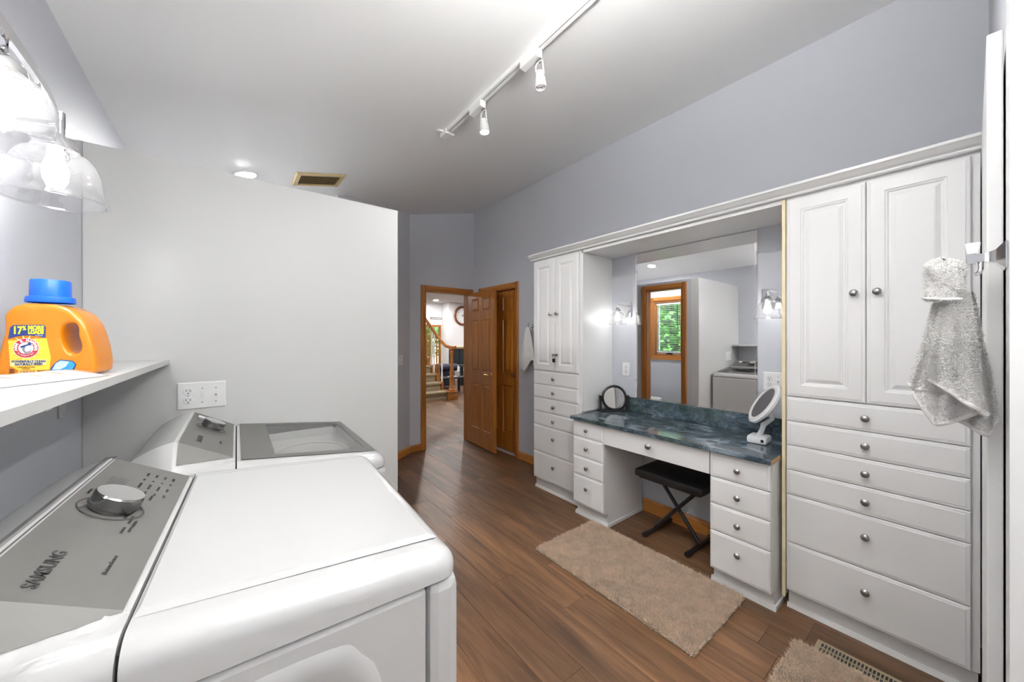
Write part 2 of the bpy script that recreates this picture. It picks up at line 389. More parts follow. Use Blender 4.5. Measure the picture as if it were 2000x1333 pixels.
# baseboards
def strip_along(p, q, n, h=.085, th=.014):
    mb = MB(); p, q, n = Vector(p), Vector(q), Vector(n)
    prof = [(0, 0), (th, 0), (th, h-.02), (th*.5, h-.006), (th*.35, h), (0, h)]
    mb.prism([p+n*a+Vector((0, 0, b)) for a, b in prof], q-p); return mb
e = .001
struct('baseboard_angled', strip_along(DA+dn*e, DB+dn*e, dn), OAKY)
struct('baseboard_back', strip_along((1.77, YB-e, 0), (DX0-.062, YB-e, 0), (0, -1, 0)), OAKX)
struct('baseboard_right', strip_along((XR-e, 2.585, 0), (XR-e, CY0-.062, 0), (-1, 0, 0)), OAKY)
struct('baseboard_knee', strip_along((XR-e, .93, 0), (XR-e, 1.66, 0), (-1, 0, 0), .10), OAKY)
# door casings
def casing(name, P, ax, n, W, H, cw=.06, th=.016, m1=OAK, m2=OAKX):
    """P lower start corner of the opening, ax horizontal unit, n outward"""
    P, ax, n = Vector(P), Vector(ax), Vector(n); up = Vector((0, 0, 1)); root = None
    def bar(a, b, ww, nm, mm, par):
        mb = MB(); d = (b-a).normalized(); s = ww
        prof = [(0, 0), (0, th*.55), (.15, th*.75), (.6, th), (.9, th), (1, th*.6), (1, 0)]
        mb.prism([a+s*x+n*h for x, h in prof], b-a); return obj(nm, mb, mm, par)
    root = bar(P+up*(H), P+ax*W+up*H, up*cw, name, m2, None); root['kind'] = 'structure'
    bar(P, P+up*(H+cw), -ax*cw, 'side_casing', m1, root); bar(P+ax*W, P+ax*W+up*(H+cw), ax*cw, 'side_casing', m1, root)
    return root
trim1 = casing('trim_1', (DX0, YB-e, 0), (1, 0, 0), (0, -1, 0), DX1-DX0, DH)
trim2 = casing('trim_2', (XR-e, CY0, 0), (0, 1, 0), (-1, 0, 0), CY1-CY0, DH, m2=OAKY)
trim3 = casing('trim_3', (XE+e, TY0, 0), (0, 1, 0), (1, 0, 0), TY1-TY0, 2.055, m2=OAKY)
trim4 = casing('trim_4', (XL+e, WY0, WZ0), (0, 1, 0), (1, 0, 0), WY1-WY0, WZ1-WZ0, m2=OAKY)
mb = MB(); mb.prism([(XL+.002, WY0-.06, WZ0-.06), (XL+.018, WY0-.06, WZ0-.06), (XL+.018, WY0-.06, WZ0), (XL+.002, WY0-.06, WZ0)], (0, WY1-WY0+.12, 0)); obj('bottom_casing', mb, OAKY, trim4)
# jamb liners
def liner(parent, boxes, m=OAK):
    for b in boxes: obj('jamb', MB().box(*b), m, parent)
liner(trim1, [(DX0-.001, DX0+.015, YB+.001, YB+.119, 0, DH), (DX1-.015, DX1+.001, YB+.001, YB+.119, 0, DH), (DX0+.015, DX1-.015, YB+.001, YB+.119, DH-.015, DH)])
liner(trim2, [(XR+.001, XR+.119, CY0, CY0+.012, 0, DH), (XR+.001, XR+.119, CY1-.012, CY1, 0, DH), (XR+.001, XR+.119, CY0+.012, CY1-.012, DH-.012, DH)])
liner(trim3, [(XE-.099, XE-.001, TY0, TY0+.015, 0, 2.055), (XE-.099, XE-.001, TY1-.015, TY1, 0, 2.055), (XE-.099, XE-.001, TY0+.015, TY1-.015, 2.04, 2.055)])
mb = MB(); mb.box(XR+.70, XR+.75, CY0-.1, CY1+.1, 0, DH+.1); mb.box(XR+.121, XR+.70, CY0-.1, CY0-.05, 0, DH+.1); mb.box(XR+.121, XR+.70, CY1+.05, CY1+.1, 0, DH+.1); mb.box(XR+.121, XR+.75, CY0-.1, CY1+.1, DH+.1, DH+.15); mb.box(XR+.121, XR+.75, CY0-.1, CY1+.1, -.06, -.001); mb.box(XR, XR+.121, CY0, CY1, -.06, -.001)
struct('wall_closet', mb, WALL)
# six-panel doors
def six_panel(name, M, W, H, T, label, handle=None):
    """M: x along width, y up, z out of the visible face"""
    mb = MB(); st, mul = .10*W/.7, .09*W/.7
    pw = (W-2*st-mul)/2
    rows = [(.21, .62), (.97, .62+.0), (1.735, .17)]; rows = [(.22, .58), (.96, .66), (1.735, .17)]
    cells = [(st+c*(pw+mul), r0, pw, rh) for (r0, rh) in rows for c in (0, 1)]
    mb.xf = M
    for zf, sgn in ((0, 1), (-T, -1)):
        xs = sorted({0, W}|{c[0] for c in cells}|{c[0]+c[2] for c in cells}); ys = sorted({0, H}|{c[1] for c in cells}|{c[1]+c[3] for c in cells})
        for i in range(len(xs)-1):
            for j in range(len(ys)-1):
                xm, ym = (xs[i]+xs[i+1])/2, (ys[j]+ys[j+1])/2
                if any(c[0] < xm < c[0]+c[2] and c[1] < ym < c[1]+c[3] for c in cells): continue
                mb.add([(xs[i], ys[j], zf), (xs[i+1], ys[j], zf), (xs[i+1], ys[j+1], zf), (xs[i], ys[j+1], zf)], [(0, 1, 2, 3)])
        for (x, y, w_, h_) in cells:
            mb.loops([[(x+i, y+i, zf-sgn*d), (x+w_-i, y+i, zf-sgn*d), (x+w_-i, y+h_-i, zf-sgn*d), (x+i, y+h_-i, zf-sgn*d)] for i, d in ((0, 0), (.008, .009))], False)
    mb.loops([[(0, 0, z), (W, 0, z), (W, H, z), (0, H, z)] for z in (0, -T)], False)
    d = obj(name, mb, DOORW); d['kind'] = 'structure'; d['label'] = label
    for (x, y, w_, h_) in cells:
        p = MB(M)
        for zf, sgn in ((0, 1), (-T, -1)):
            p.loops([[(x+i, y+i, zf-sgn*dd), (x+w_-i, y+i, zf-sgn*dd), (x+w_-i, y+h_-i, zf-sgn*dd), (x+i, y+h_-i, zf-sgn*dd)] for i, dd in ((.008, .009), (.012, .009), (.032, .002))])
        obj('panel', p, DOORW, d)
    return d
hp, fp = Vector((2.575, 4.235, .012)), Vector((2.52, 3.55, .012)); dv = fp-hp; LW = dv.length
nrm = Vector((dv.y, -dv.x, 0)).normalized()
if nrm.x > 0: nrm = -nrm
# visible face: x axis such that x cross up = outward normal
M1 = frame_mat(hp, dv, (0, 0, 1)); xx = dv.normalized()
if xx.cross(Vector((0, 0, 1))).dot(nrm) < 0: M1 = frame_mat(fp, -dv, (0, 0, 1)); free_at = 0
else: free_at = LW
d1 = six_panel('door_1', M1, LW, 1.985, .035, 'six-panel oak door standing open in the back corner')
hx = .055 if free_at == 0 else LW-.055
def lever(M, x, y, sgn, parent, length=.115, dirx=1):
    z0 = .0 if sgn > 0 else -.035
    mb = MB(M); mb.lathe([(.026, z0), (.026, z0+sgn*.006), (.012, z0+sgn*.012), (.010, z0+sgn*.045)], (x, y, 0))
    mb.tube([(x, y, z0+sgn*.042), (x+dirx*length*.5, y+.004, z0+sgn*.046), (x+dirx*length, y-.002, z0+sgn*.046)], [.013, .011, .009])
    obj('door_handle', mb, BRASS, parent, smooth=True)
inw = 1 if free_at == 0 else -1
lever(M1, hx, .94, 1, d1, dirx=inw); lever(M1, hx, .94, -1, d1, dirx=inw)
M2 = frame_mat((XR+.045, CY1-.013, .012), (0, -1, 0), (0, 0, 1))
d2 = six_panel('door_2', M2, CY1-CY0-.026, 1.98, .035, 'closed six-panel oak closet door behind the open door')
mb = MB(M2); mb.lathe([(.018, 0), (.018, .004), (.008, .008), (.008, .022), (.017, .032), (.014, .045), (0, .047)], (CY1-CY0-.026-.055, .94, 0)); obj('door_handle', mb, CHROME, d2, smooth=True)

# toilet-room window: sash, pane, blind, crank
o = struct('window_1', MB().box(XL-.10, XL-.005, WY0, WY0+.03, WZ0, WZ1), OAK, label='oak-framed crank window with white blind in the toilet room')
for b in ((XL-.10, XL-.005, WY1-.03, WY1, WZ0, WZ1), (XL-.10, XL-.005, WY0+.03, WY1-.03, WZ0, WZ0+.03), (XL-.10, XL-.005, WY0+.03, WY1-.03, WZ1-.03, WZ1)):
    obj('window_frame', MB().box(*b), OAK, o)
mb = MB(); X = XL-.085
for b in ((WY0+.03, WY0+.06, WZ0+.03, WZ1-.03), (WY1-.06, WY1-.03, WZ0+.03, WZ1-.03), (WY0+.06, WY1-.06, WZ0+.03, WZ0+.07), (WY0+.06, WY1-.06, WZ1-.06, WZ1-.03)): mb.box(X, X+.03, *b)
obj('sash', mb, SLATM, o); obj('pane', MB().box(X+.012, X+.016, WY0+.06, WY1-.06, WZ0+.07, WZ1-.06), PANE, o)
mb = MB(); mb.tube([(XL-.03, 3.12, WZ0+.045), (XL+.02, 3.12, WZ0+.05), (XL+.03, 3.15, WZ0+.035)], .007); mb.box(XL-.06, XL-.01, 3.09, 3.18, WZ0+.03, WZ0+.05); obj('crank', mb, BLACKP, o, smooth=True)
bl = thing('window_blind', 'white slatted blind hanging in the toilet room window', 'blind', (XL-.035, (WY0+WY1)/2, WZ0+.08))
obj('head_rail', MB().box(XL-.05, XL-.02, WY0+.034, WY1-.034, WZ1-.07, WZ1-.035), SLATM, bl)
sm = MB().prism([(-.011, WY0+.036, -.003), (.011, WY0+.036, .003), (.011, WY0+.036, .0045), (-.011, WY0+.036, -.0015)], (0, WY1-WY0-.072, 0)).mesh('slat', SLATM)
nS = 26
for i in range(nS): place('slat', sm, bl, (XL-.035, 0, WZ0+.09+i*(WZ1-WZ0-.18)/(nS-1)))
obj('bottom_rail', MB().box(XL-.047, XL-.023, WY0+.036, WY1-.036, WZ0+.062, WZ0+.078), SLATM, bl)
obj('wand', MB().tube([(XL-.018, WY0+.09, WZ1-.07), (XL-.018, WY0+.09, WZ1-.42)], .005), BLACKP, bl)
# hillside and shrubs outside
def hill(u, v):
    x = -2.0-u*10; y = -3+v*22; return (x, y, -.4+u*6.2+.35*math.sin(y*1.1)*u+.2*math.sin(x*2+y))
struct('ground_hill', MB().grid(24, 30, hill), GRASS, True, 'grassy green hillside outside the toilet room window')
def leaf_tree(name, label, base, h, r, n, cat='tree', zc=.6, group=None):
    rt = thing(name, label, cat, base, group)
    obj('trunk', MB().tube([base, (base[0]+.05, base[1], base[2]+h*.5), (base[0], base[1]+.05, base[2]+h*.8)], [.08, .06, .03]), BARK, rt)
    mb = MB(); c = Vector((base[0], base[1], base[2]+h*zc))
    for i in range(n):
        d = Vector((random.gauss(0, 1), random.gauss(0, 1), random.gauss(0, 1))).normalized()*r*(random.random()**.4); d.z *= h*.42/r
        p = c+d; a = Vector((random.gauss(0, 1), random.gauss(0, 1), random.gauss(0, 1))).normalized(); b = a.orthogonal().normalized(); s = .10
        mb.add([p-a*s, p+b*s*.5, p+a*s, p-b*s*.5], [(0, 1, 2, 3)])
    f = obj('foliage', mb, LEAF, rt, fix=False); f['kind'] = 'stuff'
leaf_tree('shrub', 'leafy green shrub on the hillside beyond the toilet room window', (-3.0, 4.3, -.1), 2.6, .8, 2500, 'shrub')
leaf_tree('garden_tree', 'leafy tree outside the living room glass door, left of the chimney', (5.6, 13.6, -.4), 3.6, 1.6, 5000)

# ---------------------------------------------------------------- tall cabinets
KN = MB().lathe([(.006, 0), (.0065, .010), (.009, .014), (.0155, .019), (.0155, .024), (.012, .028), (.005, .0305), (0, .031)], n=16).mesh('knob', NICKEL, True)
def knob(parent, x, y, z, s=1):
    o = place('knob', KN, parent, (x, y, z), (0, -PI/2, 0)); o.scale = (s, s, s); return o
XC = 2.27
def front(name, parent, x, y0, y1, z0, z1, prof, m=CAB):
    M = frame_mat((x, y1, z0), (0, -1, 0), (0, 0, 1)); return M, slab(None, M, y1-y0, z1-z0, prof)
def drawer(parent, x, y0, y1, z0, z1, lip=.012, ks=1):
    M, rg = front('drawer', parent, x, y0, y1, z0, z1, [(0, -.018), (0, -.006), (.003, -.003), (lip, -.0015), (lip+.002, 0)])
    d = obj('drawer', MB().loops(rg[0]), CAB, parent); knob(d, x-.0005, (y0+y1)/2, (z0+z1)/2+(.0 if z1-z0 < .2 else .03), ks); return d
def cab_door(parent, x, y0, y1, z0, z1, ky, kz):
    M, rg = front('door', parent, x, y0, y1, z0, z1, [(0, -.02), (0, -.006), (.003, -.003), (.012, -.0015), (.014, 0), (.058, 0), (.060, -.003), (.066, -.004), None, (.071, -.009), (.076, -.009), (.090, -.002), (.094, -.001)])
    d = obj('door', MB().loops(rg[0], False), CAB, parent); obj('panel', MB().loops(rg[1]), CAB, d); knob(d, x-.0005, ky, kz); return d
DZ = [(.977, 1.099), (.853, .974), (.726, .850), (.599, .723), (.353, .596), (.103, .350)]
def tall_cabinet(y0, y1, label, kz):
    c = thing('tall_cabinet', label, 'cabinet', (2.47, (y0+y1)/2, 0), 'tall built-in cabinets')
    mb = MB(); mb.box(XC+.021, XR-.002, y0, y1, .10, 2.125); mb.box(XC+.05, XR-.002, y0+.01, y1-.01, .003, .10)
    obj('body', mb, CAB, c)
    a, b = y0+.022, y1-.006; ym = (a+b)/2
    cab_door(c, XC, a, ym-.0015, 1.104, 2.109, ym-.038, kz); cab_door(c, XC, ym+.0015, b, 1.104, 2.109, ym+.038, kz)
    for z0, z1 in DZ: drawer(c, XC, a, b, z0, z1)
    obj('toe_board', strip_along((XC+.049, y0+.005, .001), (XC+.049, y1-.005, .001), (-1, 0, 0), .098, .010), TRIMW, c)
    obj('toe_moulding', strip_along((XC+.038, y0, .001), (XC+.038, y1, .001), (-1, 0, 0), .022, .012), TRIMW, c)
    return c
cR = tall_cabinet(-.018, .600, 'wide white tall cabinet at right, nearest the open white door', 1.607)
cL = tall_cabinet(1.985, 2.565, 'white tall cabinet at far end, beside the oak closet door', 1.615)
obj('edge_strip', MB().box(XC+.004, XC+.0205, .601, .615, .06, 2.12), STRIP, cR)['label'] = 'raw yellow edge strip'
obj('side_panel', MB().box(XC+.02, XR-.002, 1.970, 1.9845, .80, 2.10), CAB, cL)
# soffit panel and crown
mb = MB(); mb.box(XC+.02, XR-.002, .616, 1.969, 2.102, 2.125); struct('trim_5', mb, CAB, label='white soffit panel over the mirror niche')
prof = [(XC+.03, 2.126), (XC-.002, 2.126), (XC-.006, 2.132), (XC-.006, 2.138), (XC-.018, 2.146), (XC-.034, 2.162), (XC-.040, 2.166), (XC-.040, 2.178), (XC+.03, 2.178)]
mb = MB(); mb.prism([(x, -.02, z) for x, z in prof], (0, 2.565+.02+.03, 0)); mb.box(XC+.03, XR-.002, -.02, 2.595, 2.160, 2.178)
struct('trim_6', mb, TRIMW, label='white crown moulding running along the cabinet tops')
# hasp lock on far cabinet
lk = thing('hasp_lock', 'small steel hasp and padlock on the far tall cabinet doors', 'lock', (2.262, 2.272, 1.20))
obj('hasp', MB().box(2.262, 2.2685, 2.235, 2.305, 1.243, 1.262, .002), NICKEL, lk)
obj('staple', MB().tube([(2.262, 2.262, 1.25), (2.246, 2.262, 1.25), (2.246, 2.276, 1.25), (2.262, 2.276, 1.25)], .0025, 6), NICKEL, lk)
obj('shackle', MB().tube([(2.250, 2.262, 1.222), (2.250, 2.262, 1.245), (2.250, 2.269, 1.252), (2.250, 2.276, 1.245), (2.250, 2.276, 1.222)], .003, 6), CHROME, lk, smooth=True)
obj('padlock_body', MB().box(2.243, 2.256, 2.257, 2.281, 1.188, 1.222, .003), BLACKP, lk)

# ---------------------------------------------------------------- vanity
XV = 2.158; ZC = .79
def vanity_cab(y0, y1, label, zs):
    c = thing('vanity_cabinet', label, 'cabinet', (2.42, (y0+y1)/2, 0), 'drawer cabinets under the vanity counter')
    mb = MB(); mb.box(XV+.019, XR-.016, y0, y1, .10, .762); mb.box(XV+.062, XR-.016, y0+.002, y1-.002, .003, .10); obj('body', mb, CAB, c)
    for z0, z1 in zs: drawer(c, XV, y0+.002, y1-.002, z0, z1)
    obj('toe_board', strip_along((XV+.061, y0+.002, .001), (XV+.061, y1-.002, .001), (-1, 0, 0), .098, .008), TRIMW, c)
    mb = strip_along((XV+.052, y0-.010, .001), (XV+.052, y1+.010, .001), (-1, 0, 0), .03, .012); obj('toe_moulding', mb, TRIMW, c)
    obj('side_moulding', MB().box(XV+.052, XR-.02, y0-.010, y0-.0005, .001, .025), TRIMW, c)
    obj('side_moulding', MB().box(XV+.052, XR-.02, y1+.0005, y1+.010, .001, .025), TRIMW, c)
    return c
vanity_cab(1.668, 1.962, 'white four-drawer vanity cabinet under the far end of counter', [(.634, .758), (.482, .630), (.338, .478), (.112, .334)])
vanity_cab(.630, .926, 'white four-drawer vanity cabinet right of the black folding stool', [(.620, .755), (.470, .616), (.318, .466), (.100, .314)])
c = thing('centre_drawer', 'wide shallow white drawer above the vanity knee space', 'drawer', (2.4, 1.297, .62))
obj('box', MB().box(XV+.02, 2.60, .93, 1.664, .64, .755), CAB, c)
M, rg = front('d', c, XV, .929, 1.665, .626, .757, [(0, -.018), (0, -.002), (.002, 0)]); d = obj('drawer_front', MB().loops(rg[0]), CAB, c); knob(d, XV, 1.297, .700, 1.25)
ct = thing('countertop', 'blue-green marble-look vanity counter with low backsplash', 'countertop', (2.4, 1.3, .764))
obj('top', MB().box(2.131, XR-.002, .622, 1.966, .7645, ZC, .002), MARBLE, ct)
obj('backsplash', MB().box(XR-.022, XR-.002, .622, 1.966, ZC, .905, .002), MARBLE, ct)
obj('raw_end', MB().box(2.134, XC+.003, .6195, .6218, .766, ZC-.002), ORANGEW, ct)['label'] = 'bare wood end'
# wall mirror
mr = thing('wall_mirror', 'large frameless wall mirror above the vanity backsplash', 'mirror', (2.67, 1.29, .914))
MX = XR-.007
obj('glass', MB().box(MX, XR-.001, .853, 1.733, .914, 2.096), MIRROR, mr)
for (y0, y1, z0, z1) in ((1.718, 1.733, .914, 2.096), (.853, .868, .914, 2.096)):
    ya, yb = (y0, y1) if y0 > 1 else (y1, y0)
    obj('bevel', MB().add([(MX-.0006, ya, z0), (MX-.0006, ya, z1), (MX+.003, yb, z1), (MX+.003, yb, z0)], [(0, 1, 2, 3)]), MIRROR, mr, fix=False)
obj('bottom_channel', MB().box(MX-.004, XR-.001, .853, 1.733, .906, .917), CHROME, mr)
for (y, z) in ((1.733, 1.95), (1.733, 1.05), (.853, 1.95), (.853, 1.05), (1.5, .918), (1.05, .918)):
    obj('clip', MB().box(MX-.005, XR-.001, y-.010, y+.010, z-.009, z+.009, .002), GLASS, mr)

# ---------------------------------------------------------------- lamps
def bell(parent, c, bulbm, s=1.0, drop=0):
    x, y, z = c   # socket bottom
    mb = MB(); mb.lathe([(.011, .030), (.011, .020), (.018, .014), (.030, .004), (.034, -.004), (.036, -.016), (.033, -.018)], (x, y, z)); sk = obj('socket_cup', mb, CHROME, parent, smooth=True)
    pf = [(.030, -.010), (.037, -.014), (.037, -.021), (.050, -.027), (.061, -.042), (.068, -.062), (.0715, -.086), (.073, -.104), (.078, -.113), (.081, -.126), (.0815, -.132)]
    mb = MB(); mb.lathe([(r*s, h*s) for r, h in pf]+[(r*s-.0035, h*s) for r, h in pf[::-1]], (x, y, z), n=40, caps=False); sh = obj('glass_shade', mb, GLASS, parent, smooth=60)
    mb = MB(); mb.tube([(x+math.cos(a)*.081*s, y+math.sin(a)*.081*s, z-.132*s) for a in [2*PI*k/40 for k in range(40)]], .0028, 8, closed=True); obj('shade_rim', mb, GLASS, sh, smooth=60)
    mb = MB(); mb.lathe([(.012, -.018), (.013, -.034), (.017, -.048), (.021, -.062), (.019, -.076), (.011, -.085), (0, -.088)], (x, y, z)); obj('bulb', mb, bulbm, parent, smooth=True)
vl = thing('vanity_light', 'chrome three-lamp wall light with clear bell shades above the shelf', 'wall light', (XL, 1.01, 1.86))
obj('backplate', MB().box(XL+.001, XL+.022, .90, 1.12, 1.81, 1.92, .004), CHROME, vl)
mb = MB(); pts = []
for i in range(33):
    y = .66+.70*i/32; s = abs(y-1.01)/.35; pts.append((y, 1.905-.055*s**3, -.285-.035*s**3))
mb.loops([[(x-.004, y, z-.011), (x+.004, y, z-.011), (x+.004, y, z+.011), (x-.004, y, z+.011)] for y, z, x in pts]); obj('curved_bar', mb, CHROME, vl, smooth=True)
for y in (.89, 1.13): obj('arm', MB().tube([(XL+.01, y, 1.875), (-.288, y, 1.888)], .006), CHROME, vl, smooth=True)
for y in (.78, 1.24): obj('arm', MB().tube([(XL+.01, y, 1.845), (-.295, y, 1.868)], .006), CHROME, vl, smooth=True)
obj('rail', MB().tube([(XL+.012, .74, 1.845), (XL+.012, 1.28, 1.845)], .007), CHROME, vl, smooth=True)
for y, z in ((1.285, 1.852), (1.01, 1.872), (.735, 1.852)):  # last lamp of the row is out of view, an added one
    bell(vl, (-.305, y, z-.008), BULB)
    obj('stem', MB().lathe([(.010, 0), (.010, .05)], (-.300, y, z+.012)), CHROME, vl, smooth=True)
def sconce(y, label, zoff):
    s = thing('mirror_sconce', label, 'wall light', (XR, y, 1.62), 'chrome sconces flanking the mirror')
    obj('backplate', MB().box(XR-.018, XR-.001, y-.06, y+.06, 1.575+zoff, 1.705+zoff, .003), CHROME, s)
    obj('arm', MB().tube([(XR-.015, y, 1.680+zoff), (XR-.10, y, 1.682+zoff), (XR-.112, y, 1.675+zoff), (XR-.115, y, 1.655+zoff)], .006), CHROME, s, smooth=True)
    bell(s, (XR-.115, y, 1.632+zoff), BULBS, .88)
sconce(1.835, 'chrome bell-shade sconce at the far left side of mirror', .0)
sconce(.765, 'chrome bell-shade sconce right of mirror, beside the raw edge strip', .005)
# track light
TX = 1.14; zt = cz(TX)
tr = thing('track_light', 'white ceiling track with two swivel spotlights and one added out of view', 'track light', (TX, 1.0, zt-.02))
mb = MB(); mb.box(TX-.017, TX-.005, -.30, 2.14, zt-.026, zt-.001); mb.box(TX+.005, TX+.017, -.30, 2.14, zt-.026, zt-.001); obj('rail', mb, TRIMW, tr)
obj('slot', MB().box(TX-.005, TX+.005, -.30, 2.14, zt-.018, zt-.004), mat('slot_grey', (.22, .21, .2), .5), tr)
obj('end_cap', MB().box(TX-.022, TX+.022, 2.12, 2.20, zt-.034, zt-.001, .003), TRIMW, tr)
obj('feed_plate', MB().box(TX-.07, TX+.06, 2.15, 2.172, zt-.016, zt-.003, .003), TRIMW, tr)
def head(y, lamp, tilt):
    h = obj('track_head', MB().box(TX-.019, TX+.019, y-.045, y+.075, zt-.062, zt-.022, .003), TRIMW, tr)
    top = Vector((TX+.012, y-.03, zt-.062)); d = Vector((tilt[0], tilt[1], -1)).normalized()
    obj('swivel', MB().tube([top+Vector((0, 0, .005)), top+Vector((0, 0, -.012))], .012), NICKEL, h)
    a = top+Vector((0, 0, -.01)); side = d.cross(Vector((1, 0, 0))).normalized()*.026
    obj('yoke', MB().tube([a, a+side*.9+d*.01, a+side+d*.075], .004).tube([a, a-side*.9+d*.01, a-side+d*.075], .004), TRIMW, h, smooth=True)
    c = a+d*.048; mb = MB(); mb.lathe([(.012, 0), (.021, .006), (.022, .03), (.0245, .034), (.0265, .062), (.0265, .078), (.023, .078), (.018, .066), (0, .064)], c, d); obj('lamp_body', mb, TRIMW, h, smooth=True)
    obj('lamp_face', MB().lathe([(0, .0665), (.0175, .0665), (.0225, .074), (.0215, .0765), (0, .0765)] if lamp is TRACKG else [(0, .0665), (.0175, .0665), (.0222, .0755)], c, d, caps=False), lamp, h)
head(1.29, CHROME, (.05, -.05)); head(1.76, TRACKG, (.04, -.05))
head(.45, TRACKG, (.1, .05))  # extra lit head out of frame, added to brighten the cabinet side
# fill light added behind the camera, unseen, to even out the room
FXY, FZ_ = (.55, -.28), .42
Mf = Matrix.Translation((*FXY, cz(.55)-FZ_))
lf = thing('added_fill_light', 'added long white up-and-down fill light, unseen behind the camera', 'ceiling light', (*FXY, cz(.55)))
mb = MB(Mf); mb.box(-.115, -.100, -.61, .61, -.045, .045); mb.box(.100, .115, -.61, .61, -.045, .045); mb.box(-.10, .10, -.61, -.60, -.045, .045); mb.box(-.10, .10, .60, .61, -.045, .045); mb.box(-.10, .10, -.60, .60, -.01, .01); obj('housing', mb, TRIMW, lf)
for y in (-.45, .45): obj('stem', MB(Mf).tube([(0, y, .01), (0, y, FZ_-.003)], .005), TRIMW, lf, smooth=True)
obj('lower_fill_panel', MB(Mf).box(-.099, .099, -.599, .599, -.046, -.036), FILL_DNG, lf)
obj('upper_fill_panel', MB(Mf).box(-.099, .099, -.599, .599, .030, .036), FILL_UPG, lf)
# ceiling can light and vent register, set into the slope
sl_ = math.atan(.225)
def ceil_frame(x, y): return frame_mat((x, y, cz(x)), (math.cos(sl_), 0, math.sin(sl_)), (0, -1, 0))   # z points down
Mc = ceil_frame(.10, 3.12)
cl = thing('recessed_light', 'round recessed ceiling light over the toilet compartment', 'ceiling light', (.10, 3.12, cz(.10)))
mb = MB(Mc); mb.lathe([(.055, .001), (.078, .001), (.080, .005), (.062, .010), (.055, .006)], n=32, caps=False); obj('trim_ring', mb, TRIMW, cl, smooth=True)
mb = MB(Mc); mb.lathe([(0, .004), (.055, .004), (.050, .012), (0, .016)], n=32, caps=False); obj('lens', mb, CANG, cl, smooth=True)
Mv = ceil_frame(.565, 3.165)
cv = thing('ceiling_vent', 'tan metal air vent on the sloped ceiling', 'vent', (.565, 3.165, cz(.565)))
W2, H2 = .172, .133
mb = MB(Mv); mb.loops([[(-W2+i, -H2+i, h), (W2-i, -H2+i, h), (W2-i, H2-i, h), (-W2+i, H2-i, h)] for i, h in ((0, .001), (0, .006), (.006, .012), (.032, .014), (.034, .004))], False); obj('frame', mb, VENTB, cv)
mb = MB(Mv); mb.box(-W2+.034, W2-.034, -H2+.034, H2-.034, .001, .003); obj('backing', mb, SLOT, cv)
for k in range(9):
    yy = -H2+.040+k*(2*H2-.08)/8
    mb = MB(Mv); mb.prism([(-W2+.034, yy-.010, .004), (-W2+.034, yy+.008, .011), (-W2+.034, yy+.008, .0125), (-W2+.034, yy-.010, .0055)], (2*W2-.068, 0, 0)); obj('louvre', mb, VENTB, cv)

# ---------------------------------------------------------------- outlets and switches
def wall_plate(name, label, M, kinds, gang=.046):
    W = .07+gang*(len(kinds)-1); H = .115; z = .006
    t = thing(name, label, 'outlet' if 'o' in kinds else 'switch', M.translation[:])
    def P(mb): mb.xf = M; return mb
    obj('plate', P(MB().loops([[(-W/2+i, -H/2+i, h), (W/2-i, -H/2+i, h), (W/2-i, H/2-i, h), (-W/2+i, H/2-i, h)] for i, h in ((0, .0005), (0, .003), (.004, z))])), PLATE, t)
    for k, kd in enumerate(kinds):
        x = (k-(len(kinds)-1)/2)*gang
        if kd == 'o':
            for y in (-.0195, .0195):
                s = obj('socket', P(MB().lathe([(.0172, z-.001), (.0172, z+.001), (.016, z+.0016)], (x, y, 0), n=20)), WPLAST, t)
                b = MB()
                b.box(x-.0075, x-.0055, y-.001, y+.008, z+.0012, z+.0019); b.box(x+.0055, x+.0075, y-.001, y+.007, z+.0012, z+.0019); b.lathe([(.0026, z+.0012), (.0026, z+.0019)], (x, y-.008, 0), n=10)
                obj('slots', P(b), SLOT, s)
            obj('screw', P(MB().lathe([(.003, z-.001), (.003, z+.001)], (x, 0, 0), n=10)), NICKEL, t)
        else:
            obj('toggle_frame', P(MB().box(x-.006, x+.006, -.0125, .0125, z-.001, z+.0012)), WPLAST, t)
            obj('toggle', P(MB().prism([(x-.004, -.006, z), (x-.004, .006, z), (x-.004, .009 if kd == 's' else .004, z+.013), (x-.004, .004 if kd == 's' else -.001, z+.013)], (.008, 0, 0))) if kd == 's' else P(MB().box(x-.0045, x+.0045, -.010, .010, z, z+.003)), WPLAST, t)
            for y in (-.030, .030): obj('screw', P(MB().lathe([(.003, z-.001), (.003, z+.001)], (x, y, 0), n=10)), NICKEL if k else SLOT, t)
    return t
wall_plate('outlet_plate', 'wide white outlet and switch plate on the white partition', frame_mat((-.084, YP, 1.152), (1, 0, 0), (0, 0, 1)), ['o', 'b', 's'])
wall_plate('outlet_plate', 'white double outlet on the niche wall left of the mirror', frame_mat((XR, 1.828, 1.135), (0, -1, 0), (0, 0, 1)), ['o'])
wall_plate('outlet_plate', 'white outlet and switch plate behind the white standing mirror', frame_mat((XR, .765, 1.13), (0, -1, 0), (0, 0, 1)), ['o', 's'])
pd = (DB-DA).normalized(); wall_plate('switch_plate', 'white switch plate on the angled wall past the partition', frame_mat((1.60, 4.134, 1.145), pd, (0, 0, 1)), ['s'])

